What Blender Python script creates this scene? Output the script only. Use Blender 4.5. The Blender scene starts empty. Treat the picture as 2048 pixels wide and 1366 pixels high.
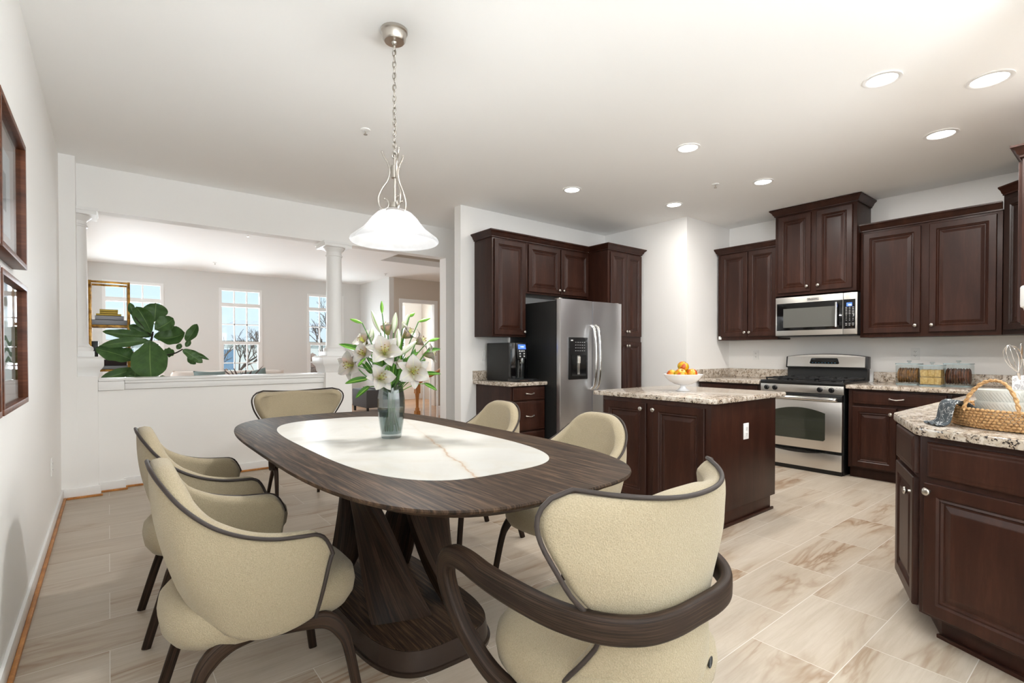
import bpy, bmesh, math, random
from mathutils import Vector, Matrix, Euler
R = math.radians
random.seed(7)
sc = bpy.context.scene
col = sc.collection

# ------------------------------------------------------------------ camera
cam_data = bpy.data.cameras.new('camera')
cam_data.sensor_width = 36.0
cam_data.lens = 17.797
cam_data.shift_y = 35.08 / 2048
cam_data.clip_start = 0.05
cam = bpy.data.objects.new('camera', cam_data)
col.objects.link(cam)
cam.location = (0, 0, 1.2)
cam.rotation_euler = (R(90 - 0.709), 0, R(-38.5255))
sc.camera = cam

# ------------------------------------------------------------------ world, lights, exposure
sc.view_settings.view_transform = 'Standard'
sc.view_settings.look = 'None'
sc.view_settings.gamma = 1
sc.view_settings.use_curve_mapping = False
sc.view_settings.exposure = 0.5
sc.cycles.diffuse_bounces = 8
sc.cycles.max_bounces = 12
sc.cycles.transparent_max_bounces = 16
sc.cycles.caustics_reflective = False
sc.cycles.caustics_refractive = False
sc.cycles.sample_clamp_indirect = 4.0

world = bpy.data.worlds.new('world')
sc.world = world
world.use_nodes = True
wn = world.node_tree.nodes; wl = world.node_tree.links
bg = wn['Background']
wt = wn.new('ShaderNodeTexCoord'); wsep = wn.new('ShaderNodeSeparateXYZ'); wr = wn.new('ShaderNodeValToRGB')
wl.new(wt.outputs['Generated'], wsep.inputs[0]); wl.new(wsep.outputs['Z'], wr.inputs[0]); wl.new(wr.outputs[0], bg.inputs[0])
wr.color_ramp.elements[0].position = 0.0; wr.color_ramp.elements[0].color = (0.72, 0.87, 0.96, 1)
wr.color_ramp.elements[1].position = 0.35; wr.color_ramp.elements[1].color = (0.52, 0.77, 0.93, 1)
bg.inputs[1].default_value = 0.86

def area(name, loc, rot, sx, sy, power, color=(1, 1, 1), spread=180):
    d = bpy.data.lights.new(name, 'AREA'); d.shape = 'RECTANGLE'; d.size = sx; d.size_y = sy
    d.energy = power; d.color = color; d.spread = R(spread)
    o = bpy.data.objects.new(name, d); col.objects.link(o); o.location = loc; o.rotation_euler = rot
    return o
DAY = (0.92, 0.965, 1.0)
# daylight coming in through the glazed rear wall behind the camera; then an added fill lamp for the kitchen, no window there
area('daylight_rear', (1.5, -2.1, 1.35), (R(100), 0, 0), 2.9, 2.0, 10, DAY)
area('kitchen_fill', (3.62, 0.25, 1.55), (R(62), 0, R(-8)), 0.9, 1.0, 8, DAY)
sun = bpy.data.lights.new('sun', 'SUN'); sun.energy = 1.6; sun.angle = R(3); sun.color = (1, .97, .92)
so = bpy.data.objects.new('sun', sun); col.objects.link(so); so.rotation_euler = Vector((.15, .62, -.77)).to_track_quat('-Z', 'Y').to_euler()
# added upward fill lamp behind the camera, brightens the ceiling
area('ceiling_fill', (0.8, -1.75, 0.95), (R(180), 0, 0), 2.0, 0.7, 132, (.89, .95, 1.0))
# daylight through the living room windows and the doorway room
for wx in (0.36, 2.13, 3.9):
    area('daylight_living', (wx, 11.78, 1.55), (R(-90), 0, 0), 0.75, 1.7, 33, DAY, 130)
area('living_side_area', (-0.20, 9.0, 1.5), (R(90), 0, R(-90)), 2.4, 1.8, 14, DAY)  # area light facing into the living room from the windowless left wall
area('daylight_hall', (5.35, 12.0, 1.7), (R(-90), 0, 0), 1.0, 1.8, 40, DAY)
CEIL = 2.811
DOWNLIGHTS = [(3.572, .990, .075), (4.068, .596, .085), (4.808, .965, .08), (3.569, 2.264, .07), (4.827, 2.271, .07), (3.588, 3.555, .07), (4.817, 3.223, .07)]
WARM = (1.0, 0.965, 0.92)
for i, (dx, dy, dr) in enumerate(DOWNLIGHTS):
    d = bpy.data.lights.new('downlight_lamp', 'AREA'); d.shape = 'DISK'; d.size = dr * 1.9; d.energy = (10, 10, 18, 9, 15, 5, 5)[i]; d.color = WARM
    o = bpy.data.objects.new('downlight_lamp', d); col.objects.link(o); o.location = (dx, dy, CEIL - 0.012)

# ------------------------------------------------------------------ materials
def S(r, g, b):
    f = lambda c: (c / 255 / 12.92) if c / 255 <= 0.04045 else ((c / 255 + 0.055) / 1.055) ** 2.4
    return (f(r), f(g), f(b), 1)
class T:
    def __init__(s, name):
        s.m = bpy.data.materials.new(name); s.m.use_nodes = True
        s.n = s.m.node_tree.nodes; s.l = s.m.node_tree.links
        s.b = s.n['Principled BSDF']; s.out = s.n['Material Output']
    def node(s, t, **kw):
        n = s.n.new('ShaderNode' + t)
        for k, v in kw.items(): setattr(n, k, v)
        return n
    def put(s, sock, v):
        if isinstance(v, bpy.types.NodeSocket): s.l.new(v, sock)
        elif v is not None: sock.default_value = v
    def coord(s, scale=(1, 1, 1), kind='Object', loc=(0, 0, 0), rot=(0, 0, 0)):
        c = s.node('TexCoord'); mp = s.node('Mapping')
        s.l.new(c.outputs[kind], mp.inputs[0]); mp.inputs['Scale'].default_value = scale; mp.inputs['Location'].default_value = loc; mp.inputs['Rotation'].default_value = rot
        return mp.outputs[0]
    def noise(s, vec, scale, detail=3, rough=0.5, dist=0.0, out=0):
        n = s.node('TexNoise'); s.put(n.inputs['Vector'], vec); n.inputs['Scale'].default_value = scale; n.inputs['Detail'].default_value = detail
        n.inputs['Roughness'].default_value = rough; n.inputs['Distortion'].default_value = dist
        return n.outputs[out]
    def ramp(s, fac, stops, interp='LINEAR'):
        n = s.node('ValToRGB'); s.put(n.inputs[0], fac); cr = n.color_ramp; cr.interpolation = interp
        while len(cr.elements) < len(stops): cr.elements.new(0.5)
        for e, (p, c) in zip(cr.elements, stops):
            e.position = p; e.color = c if not isinstance(c, (int, float)) else (c, c, c, 1)
        return n.outputs[0]
    def mix(s, fac, a, b, mode='MIX'):
        n = s.node('Mix', data_type='RGBA', blend_type=mode)
        s.put(n.inputs[0], fac); s.put(n.inputs[6], a); s.put(n.inputs[7], b)
        return n.outputs[2]
    def math(s, op, a, b=None, c=None):
        n = s.node('Math', operation=op); s.put(n.inputs[0], a)
        if b is not None: s.put(n.inputs[1], b)
        if c is not None: s.put(n.inputs[2], c)
        return n.outputs[0]
    def sep(s, vec):
        n = s.node('SeparateXYZ'); s.l.new(vec, n.inputs[0]); return n.outputs
    def bump(s, h, strength=0.3, dist=0.002):
        n = s.node('Bump'); n.inputs['Strength'].default_value = strength; n.inputs['Distance'].default_value = dist
        s.l.new(h, n.inputs['Height']); s.l.new(n.outputs[0], s.b.inputs['Normal'])
    def set(s, color=None, rough=None, metal=None, coat=None, coat_rough=None, spec=None, trans=None, ior=None, emit=None, estr=None, sheen=None, alpha=None, sss=None, aniso=None):
        for k, v in (('Base Color', color), ('Roughness', rough), ('Metallic', metal), ('Coat Weight', coat), ('Coat Roughness', coat_rough), ('Specular IOR Level', spec),
                     ('Transmission Weight', trans), ('IOR', ior), ('Emission Color', emit), ('Emission Strength', estr), ('Sheen Weight', sheen), ('Alpha', alpha), ('Subsurface Weight', sss), ('Anisotropic', aniso)):
            if v is not None: s.put(s.b.inputs[k], v)
        return s.m
def plain(name, color, rough=0.5, **kw): return T(name).set(color=color, rough=rough, **kw)
M = {}
def paint(name, color, rough=0.6):
    t = T(name); v = t.coord((1, 1, 1))
    n = t.noise(v, 220, 2); t.bump(n, 0.05, 0.001)
    c2 = tuple(x * 0.97 for x in color[:3]) + (1,)
    return t.set(color=t.mix(t.noise(v, 1.3, 2), color, c2), rough=rough)
M['wall'] = paint('wall_paint', S(248, 247, 245))
M['ceiling'] = paint('ceiling_paint', S(250, 250, 249), 0.8)
M['living_wall'] = paint('living_wall_paint', S(226, 226, 224))
M['hall_wall'] = paint('hall_wall_paint', S(208, 198, 186))
M['trim'] = paint('white_trim_paint', S(243, 243, 242), 0.35)
M['white'] = plain('white_plastic', S(240, 240, 238), 0.35)
M['slot'] = plain('dark_slot', S(40, 40, 40), 0.5)

def floor_mat():
    t = T('porcelain_floor'); v = t.coord((1, 1, 1), loc=(0.006, -1.967, 0))
    br = t.node('TexBrick'); t.l.new(v, br.inputs['Vector'])
    br.offset = 0.5; br.offset_frequency = 2; br.squash = 1; br.squash_frequency = 2
    for k, val in (('Scale', 1), ('Mortar Size', 0.0016), ('Mortar Smooth', 0.15), ('Brick Width', 0.605), ('Row Height', 0.3135), ('Bias', 0)):
        br.inputs[k].default_value = val
    br.inputs['Color1'].default_value = (0, 0, 0, 1); br.inputs['Color2'].default_value = (1, 1, 1, 1); br.inputs['Mortar'].default_value = (0.5, 0.5, 0.5, 1)
    off = t.node('VectorMath', operation='MULTIPLY_ADD'); t.l.new(br.outputs['Color'], off.inputs[0]); off.inputs[1].default_value = (13.7, 7.3, 3.1); t.l.new(v, off.inputs[2])
    st = t.node('Mapping'); t.l.new(off.outputs[0], st.inputs[0]); st.inputs['Scale'].default_value = (1.0, 6.0, 1); st.inputs['Rotation'].default_value = (0, 0, R(5))
    fine = t.node('Mapping'); t.l.new(off.outputs[0], fine.inputs[0]); fine.inputs['Scale'].default_value = (2.2, 30.0, 1); fine.inputs['Rotation'].default_value = (0, 0, R(3))
    base = t.ramp(t.noise(st.outputs[0], 1.1, 5, 0.6, 0.5), [(0.25, S(172, 159, 143)), (0.5, S(182, 170, 154)), (0.8, S(190, 179, 165))])
    grain = t.ramp(t.noise(fine.outputs[0], 2.0, 5, 0.65, 0.7), [(0.35, S(194, 180, 162)), (0.62, (1, 1, 1, 1))])
    c = t.mix(0.22, base, grain, 'MULTIPLY')
    n = t.noise(st.outputs[0], 0.85, 4, 0.55, 1.1)
    vein = t.ramp(t.math('ABSOLUTE', t.math('SUBTRACT', n, 0.52)), [(0.0, 1.0), (0.012, 0.75), (0.05, 0.12), (0.1, 0.0)])
    patch = t.ramp(t.noise(st.outputs[0], 0.7, 2), [(0.48, 0.0), (0.68, 1.0)])
    c = t.mix(t.math('MULTIPLY', patch, 0.16), c, S(166, 140, 108))
    c = t.mix(t.math('MULTIPLY', t.math('MULTIPLY', vein, patch), 0.85), c, S(130, 100, 72))
    c = t.mix(br.outputs['Fac'], c, S(206, 200, 191))
    t.bump(t.math('SUBTRACT', 1.0, br.outputs['Fac']), 0.25, 0.001)
    return t.set(color=c, rough=0.42, spec=0.35)
M['floor'] = floor_mat()
def plank_mat(name, a, b, c, w=0.09, ln=1.2, axis=0):
    t = T(name); v = t.coord((1, 1, 1), rot=(0, 0, R(90) if axis else 0))
    br = t.node('TexBrick'); t.l.new(v, br.inputs['Vector']); br.offset = 0.37
    for k, val in (('Scale', 1), ('Mortar Size', 0.001), ('Brick Width', ln), ('Row Height', w)): br.inputs[k].default_value = val
    br.inputs['Color1'].default_value = a; br.inputs['Color2'].default_value = b; br.inputs['Mortar'].default_value = c
    return t.set(color=br.outputs['Color'], rough=0.35)
M['wood_floor'] = plank_mat('oak_floor', S(190, 150, 115), S(170, 128, 95), S(110, 80, 60))
def wood(name, dark, mid, light, scale=(1, 1, 14), sz=3.0, rough=0.4, coat=0.0, bumps=0.06, dist=1.2, kind='Object', spec=0.3):
    t = T(name); v = t.coord(scale, kind)
    a = t.noise(v, sz, 6, 0.62, dist)
    f = t.noise(v, sz * 6, 3, 0.6, 0.4)
    c = t.ramp(a, [(0.34, dark), (0.5, mid), (0.66, light)])
    c = t.mix(t.math('MULTIPLY', t.ramp(f, [(0.4, 1.0), (0.62, 0.0)]), 0.45), c, dark)
    if bumps: t.bump(f, bumps, 0.001)
    return t.set(color=c, rough=rough, coat=coat, coat_rough=0.25, spec=spec)
M['cherry'] = wood('dark_cherry', S(40, 19, 12), S(50, 26, 17), S(61, 34, 24), (7, 7, 0.9), 2.0, 0.42, 0.08, 0.02, 0.6, spec=.22)
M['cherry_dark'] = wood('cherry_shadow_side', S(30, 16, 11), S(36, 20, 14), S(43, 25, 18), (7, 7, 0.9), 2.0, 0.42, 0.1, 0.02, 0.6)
WD, WM_, WL_ = S(56, 44, 36), S(96, 79, 66), S(132, 111, 93)
M['walnut_top'] = wood('walnut_top', S(26, 18, 12), S(60, 45, 33), S(98, 77, 59), (20, 0.8, 4), 2.2, 0.55, 0.0, 0.08, 2.2, spec=.14)
M['walnut_leg'] = wood('walnut_leg', S(20, 13, 9), S(46, 33, 24), S(72, 54, 41), (12, 1.0, 1), 2.0, 0.5, 0.0, 0.08, 1.0, 'UV', .16)
M['walnut_arm'] = wood('walnut_arm', S(20, 14, 10), S(48, 35, 27), S(74, 57, 44), (12, 1.2, 1), 2.0, 0.5, 0.0, 0.08, 1.2, 'UV', .18)
M['plinth'] = plain('bronze_lacquer', S(58, 46, 39), 0.25, metal=0.35)
M['piping'] = plain('brown_piping', S(54, 46, 42), 0.55, spec=.3)
def fabric(name, a, b):
    t = T(name); v = t.coord((1, 1, 1))
    n = t.noise(v, 340, 3, 0.7); vo = t.node('TexVoronoi'); t.l.new(v, vo.inputs['Vector']); vo.inputs['Scale'].default_value = 260
    h = t.math('ADD', n, vo.outputs['Distance'])
    t.bump(h, 0.55, 0.002)
    return t.set(color=t.mix(t.ramp(n, [(0.35, 0.0), (0.65, 1.0)]), b, a), rough=0.9, sheen=0.15)
M['boucle'] = fabric('cream_boucle', S(166, 152, 126), S(146, 133, 107))
def granite():
    t = T('speckled_granite'); v = t.coord((1, 1, 1))
    w = t.node('VectorMath', operation='MULTIPLY_ADD'); t.l.new(t.noise(v, 40, 2, 0.5, 0, 1), w.inputs[0]); w.inputs[1].default_value = (0.02, 0.02, 0.02); t.l.new(v, w.inputs[2])
    n1 = t.noise(w.outputs[0], 55, 4, 0.65); n2 = t.noise(w.outputs[0], 24, 4, 0.6, 0.8); vo = t.node('TexVoronoi'); t.l.new(w.outputs[0], vo.inputs['Vector']); vo.inputs['Scale'].default_value = 165
    c = t.ramp(n2, [(0.3, S(158, 140, 121)), (0.48, S(184, 171, 155)), (0.62, S(206, 198, 188)), (0.75, S(168, 150, 131))])
    c = t.mix(t.ramp(n1, [(0.58, 0.0), (0.64, 0.85)]), c, S(120, 102, 88))
    fl = t.math('MULTIPLY', t.ramp(vo.outputs['Color'], [(0.66, 0.0), (0.72, 1.0)], 'LINEAR'), t.ramp(n2, [(0.42, 1.0), (0.56, 0.0)]))
    c = t.mix(fl, c, S(44, 36, 34))
    return t.set(color=c, rough=0.14, spec=0.5)
M['granite'] = granite()
def marble():
    t = T('gold_vein_marble'); v = t.coord((1, 1, 1))
    n = t.noise(v, 1.6, 5, 0.6, 1.2); x, y, z = t.sep(v)
    c = t.ramp(n, [(0.3, S(178, 175, 167)), (0.5, S(192, 190, 184)), (0.75, S(200, 199, 193))])
    cl = t.ramp(t.math('ABSOLUTE', t.math('SUBTRACT', t.noise(v, 1.1, 4, 0.6, 2.0), 0.5)), [(0.0, 0.6), (0.05, 0.0)])
    c = t.mix(t.math('MULTIPLY', cl, 0.35), c, S(182, 172, 150))
    # one golden vein running across the near end
    line = t.math('SUBTRACT', t.math('SUBTRACT', x, 0.168), t.math('MULTIPLY', y, 0.326))
    line = t.math('ADD', line, t.math('MULTIPLY', t.math('SUBTRACT', t.noise(v, 6, 4, 0.7), 0.5), 0.07))
    g = t.ramp(t.math('ABSOLUTE', line), [(0.0, 0.8), (0.003, 0.4), (0.008, 0.12), (0.025, 0.0)])
    g = t.math('MULTIPLY', g, t.ramp(t.math('MULTIPLY', y, -1.0), [(0.0, 0.25), (0.12, 1.0)]))
    c = t.mix(g, c, S(160, 122, 78))
    return t.set(color=c, rough=0.33, spec=0.4)
M['marble'] = marble()
def steel(name, col_, rough, axis=2):
    t = T(name); sca = [60, 60, 60]; sca[axis] = 0.6
    v = t.coord(tuple(sca)); n = t.noise(v, 6, 2)
    t.bump(n, 0.015, 0.001)
    return t.set(color=col_, rough=t.math('ADD', t.math('MULTIPLY', n, 0.08), rough), metal=1.0)
M['steel'] = steel('brushed_steel', S(222, 219, 214), 0.26, 0)
M['steel_v'] = steel('brushed_steel_upright', S(226, 227, 230), 0.26, 0)
M['chrome'] = plain('polished_steel', S(225, 224, 222), 0.12, metal=1.0)
M['nickel'] = plain('brushed_nickel', S(190, 184, 176), 0.28, metal=1.0)
M['black'] = plain('black_enamel', S(18, 18, 19), 0.3)
M['black_side'] = plain('black_textured_side', S(24, 25, 25), 0.5)
M['black_gloss'] = plain('black_gloss', S(12, 12, 13), 0.08)
M['oven_glass'] = plain('oven_glass', S(52, 54, 46), 0.06)
M['mw_glass'] = plain('microwave_mesh_glass', S(92, 92, 88), 0.25)
M['iron'] = plain('cast_iron', S(22, 22, 23), 0.55)
M['grey_mark'] = plain('pale_print', S(200, 200, 200), 0.5)
def glow(name, c, s): return plain(name, c, 0.4, emit=c, estr=s)
M['lamp'] = glow('lamp_glow', (1, 0.97, 0.92, 1), 6)
M['blue_display'] = glow('blue_display', S(70, 110, 220), 0.8)
M['teal_display'] = glow('teal_digits', S(60, 120, 150), 0.5)
M['white_display'] = glow('white_digits', S(225, 235, 255), 1.0)
def thin_glass(name, tint, refl=0.12, rough=0.02):
    t = T(name); tr = t.node('BsdfTransparent'); tr.inputs[0].default_value = tint
    gl = t.node('BsdfGlossy'); gl.inputs['Roughness'].default_value = rough
    fr = t.node('LayerWeight'); fr.inputs[0].default_value = 0.25
    mx = t.node('MixShader'); f = t.math('ADD', t.math('MULTIPLY', fr.outputs['Facing'], 0.35), refl * 0.5)
    t.l.new(f, mx.inputs[0]); t.l.new(tr.outputs[0], mx.inputs[1]); t.l.new(gl.outputs[0], mx.inputs[2]); t.l.new(mx.outputs[0], t.out.inputs[0])
    return t.m
M['pane'] = thin_glass('window_glass', (0.97, 0.985, 0.99, 1), 0.06)
M['jar_glass'] = thin_glass('jar_glass', (0.90, 0.94, 0.94, 1), 0.16)
M['vase_glass'] = thin_glass('smoky_vase_glass', (0.72, 0.77, 0.77, 1), 0.22)
M['water'] = thin_glass('vase_water', (0.70, 0.80, 0.80, 1), 0.05)
def bulbmat():
    t = T('lit_bulb'); e = t.node('Emission'); e.inputs[1].default_value = 1.6; tr = t.node('BsdfTransparent'); mx = t.node('MixShader'); mx.inputs[0].default_value = 0.5
    t.l.new(e.outputs[0], mx.inputs[1]); t.l.new(tr.outputs[0], mx.inputs[2]); t.l.new(mx.outputs[0], t.out.inputs[0]); return t.m
M['bulb_glass'] = bulbmat()
M['frost'] = T('alabaster_glass')
def frost():
    t = M['frost']; v = t.coord((1, 1, 2.2)); n = t.noise(v, 7, 4, 0.6, 2.0)
    c = t.ramp(n, [(0.35, S(228, 228, 226)), (0.6, S(250, 250, 249))])
    t.set(color=S(66, 66, 66), rough=0.3, emit=c, estr=0.45)
    tr = t.node('BsdfTransparent'); mx = t.node('MixShader'); mx.inputs[0].default_value = 0.58
    t.l.new(t.b.outputs[0], mx.inputs[1]); t.l.new(tr.outputs[0], mx.inputs[2]); t.l.new(mx.outputs[0], t.out.inputs[0])
    return t.m
M['frost'] = frost()
def leafmat(name, dark, light, rib, rough=0.35, ribw=0.02):
    t = T(name); uv = t.node('TexCoord').outputs['UV']; x, y, z = t.sep(uv)
    d = t.math('ABSOLUTE', t.math('SUBTRACT', x, 0.5))
    n = t.noise(t.coord((1, 1, 1)), 14, 3)
    c = t.mix(n, dark, light)
    # side veins slant away from the midrib
    w = t.math('FRACT', t.math('MULTIPLY', t.math('SUBTRACT', y, t.math('MULTIPLY', d, 0.6)), 9.0))
    sv = t.ramp(t.math('ABSOLUTE', t.math('SUBTRACT', w, 0.5)), [(0.0, 0.45), (0.07, 0.0)])
    c = t.mix(sv, c, light)
    c = t.mix(t.ramp(d, [(0.0, 0.9), (ribw, 0.6), (ribw * 1.8, 0.0)]), c, rib)
    return t.set(color=c, rough=rough, spec=0.4)
M['fig'] = leafmat('fig_leaf', S(34, 64, 30), S(80, 116, 56), S(130, 158, 94), 0.4, 0.010)
M['lily_leaf'] = leafmat('lily_leaf', S(34, 84, 24), S(86, 140, 40), S(150, 190, 80), 0.3, 0.06)
M['bark'] = plain('dark_bark', S(42, 32, 24), 0.8)
M['stem'] = plain('green_stem', S(60, 110, 40), 0.45)
def petal():
    t = T('lily_petal'); uv = t.node('TexCoord').outputs['UV']; x, y, z = t.sep(uv)
    d = t.math('ABSOLUTE', t.math('SUBTRACT', x, 0.5))
    c = t.ramp(y, [(0.0, S(140, 142, 60)), (0.25, S(146, 140, 110)), (0.5, S(168, 162, 155)), (1.0, S(176, 171, 164))])
    st = t.ramp(t.math('FRACT', t.math('MULTIPLY', x, 9.0)), [(0.3, 0.0), (0.5, 0.25), (0.7, 0.0)])
    c = t.mix(st, c, S(164, 156, 146))
    c = t.mix(t.ramp(d, [(0.0, 0.4), (0.05, 0.0)]), c, S(196, 196, 140))
    return t.set(color=c, rough=0.5, sss=0.1)
M['petal'] = petal()
def budmat(name, a, b):
    t = T(name); uv = t.node('TexCoord').outputs['UV']; x, y, z = t.sep(uv)
    f = t.ramp(t.math('FRACT', t.math('MULTIPLY', x, 3.0)), [(0.30, 0.0), (0.5, 1.0), (0.70, 0.0)])
    return t.set(color=t.mix(f, a, b), rough=0.45)
M['bud_green'] = budmat('green_bud', S(120, 175, 60), S(70, 125, 30))
M['bud_white'] = budmat('white_bud', S(220, 218, 204), S(120, 160, 60))
M['anther'] = plain('anther', S(120, 88, 30), 0.7)
M['filament'] = plain('filament', S(190, 195, 100), 0.5)
M['oak'] = wood('warm_oak', S(160, 104, 52), S(184, 124, 64), S(200, 140, 78), (6, 6, 1), 2, 0.45, 0, 0.02, 0.5)
M['frame_wood'] = wood('frame_walnut', S(74, 38, 20), S(98, 54, 31), S(118, 68, 42), (9, 1.2, 9), 2.2, 0.4, 0, 0.03, 0.6)
M['mat_board'] = plain('grey_rose_mat', S(158, 142, 138), 0.8)
M['brass'] = T('aged_brass')
def brass():
    t = M['brass']; n = t.noise(t.coord((1, 1, 1)), 18, 3)
    return t.set(color=t.ramp(n, [(0.3, S(90, 58, 20)), (0.6, S(176, 132, 62))]), rough=0.32, metal=0.9)
M['brass'] = brass()
M['book_gold'] = plain('mustard_cloth', S(204, 174, 78), 0.7)
M['book_grey'] = plain('grey_cloth', S(160, 162, 170), 0.7)
M['book_dark'] = plain('dark_cloth', S(40, 26, 28), 0.7)
M['paper'] = plain('page_edges', S(226, 220, 205), 0.8)
M['sofa'] = plain('oatmeal_fabric', S(216, 205, 196), 0.9)
M['teal'] = plain('sage_teal_velvet', S(122, 138, 136), 0.7)
M['spiky'] = plain('bronze_leaf', S(84, 66, 62), 0.6)
M['charcoal'] = plain('charcoal_fabric', S(82, 83, 86), 0.8)
M['ceramic'] = plain('white_ceramic', S(238, 240, 243), 0.18, coat=0.3)
def carved():
    t = T('carved_pale_ceramic'); v = t.coord((1, 1, 1)); x, y, z = t.sep(v)
    a = t.math('MULTIPLY', t.math('ARCTAN2', y, x), 7.0)
    f = t.math('FRACT', t.math('ADD', a, t.math('MULTIPLY', z, 60.0)))
    g = t.ramp(t.math('ABSOLUTE', t.math('SUBTRACT', f, 0.5)), [(0.0, 1.0), (0.10, 0.2), (0.2, 0.0)])
    rim = t.ramp(z, [(0.044, 1.0), (0.046, 0.0)])
    n = t.noise(v, 30, 2)
    c = t.mix(t.math('MULTIPLY', g, rim), t.mix(n, S(184, 182, 172), S(206, 206, 200)), S(128, 128, 122))
    return t.set(color=c, rough=0.5)
M['grey_ceramic'] = carved()
M['wicker'] = T('woven_seagrass')
def wick():
    t = M['wicker']; n = t.noise(t.coord((1, 1, 1)), 120, 3)
    t.bump(n, 0.4, 0.002)
    return t.set(color=t.ramp(n, [(0.3, S(140, 98, 56)), (0.7, S(204, 164, 112))]), rough=0.7)
M['wicker'] = wick()
def towel():
    t = T('patterned_charcoal_cloth'); v = t.coord((1, 1, 1))
    n = t.noise(v, 34, 2, 0.5, 0.8)
    f = t.ramp(t.math('ABSOLUTE', t.math('SUBTRACT', n, 0.5)), [(0.0, 0.9), (0.006, 0.7), (0.012, 0.0)])
    return t.set(color=t.mix(f, S(62, 68, 72), S(230, 230, 228)), rough=0.9)
M['towel'] = towel()
def crackers(name, a, b, sc_):
    t = T(name); vo = t.node('TexVoronoi', feature='F1'); t.l.new(t.coord((1, 1, 1)), vo.inputs['Vector']); vo.inputs['Scale'].default_value = sc_
    c = t.mix(vo.outputs['Distance'], a, b)
    return t.set(color=c, rough=0.8)
M['cookie_a'] = crackers('amber_biscuit', S(176, 124, 66), S(92, 58, 26), 40)
M['cookie_b'] = crackers('pale_cracker', S(214, 182, 120), S(176, 138, 76), 60)
M['cookie_c'] = crackers('brown_biscuit', S(134, 78, 52), S(86, 44, 26), 50)
def apple():
    t = T('red_yellow_apple'); v = t.coord((1, 1, 0.5)); n = t.noise(v, 0.9, 3, 0.6, 0.6)
    f = t.noise(t.coord((1, 1, 0.25)), 9, 2)
    c = t.ramp(n, [(0.36, S(150, 150, 14)), (0.47, S(196, 150, 16)), (0.55, S(186, 70, 18)), (0.68, S(146, 22, 16))])
    c = t.mix(t.math('MULTIPLY', f, 0.25), c, S(190, 140, 30))
    return t.set(color=c, rough=0.28, spec=0.5)
M['apple'] = apple()
def marble2():
    t = T('grey_marble'); v = t.coord((1, 1, 1)); n = t.noise(v, 16, 4, 0.6, 1.5)
    return t.set(color=t.ramp(t.math('ABSOLUTE', t.math('SUBTRACT', n, 0.5)), [(0.0, S(160, 162, 168)), (0.06, S(232, 233, 236)), (1, S(240, 240, 242))]), rough=0.3)
M['grey_marble'] = marble2()
M['board'] = wood('beech_board', S(170, 128, 84), S(192, 150, 104), S(206, 168, 122), (12, 12, 1), 1.5, 0.5, 0, 0.02, 0.5)
M['grass'] = plain('winter_lawn', S(176, 172, 150), 0.9)
M['siding'] = plain('pale_siding', S(232, 230, 228), 0.8)
M['roof'] = plain('grey_shingle', S(205, 205, 210), 0.9)
M['house_glass'] = plain('house_glass', S(120, 150, 180), 0.2)
M['branch'] = plain('bare_branch', S(112, 94, 84), 0.9)
M['shrub'] = plain('winter_shrub', S(150, 122, 108), 0.9)
M['art_dark'] = plain('art_print_ink', S(86, 88, 94), 0.7)
M['art_paper'] = plain('art_print_paper', S(170, 174, 178), 0.5)
M['photo_white'] = plain('print_white', S(236, 238, 240), 0.6)
M['photo_green'] = plain('print_green', S(66, 84, 56), 0.6)
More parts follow.
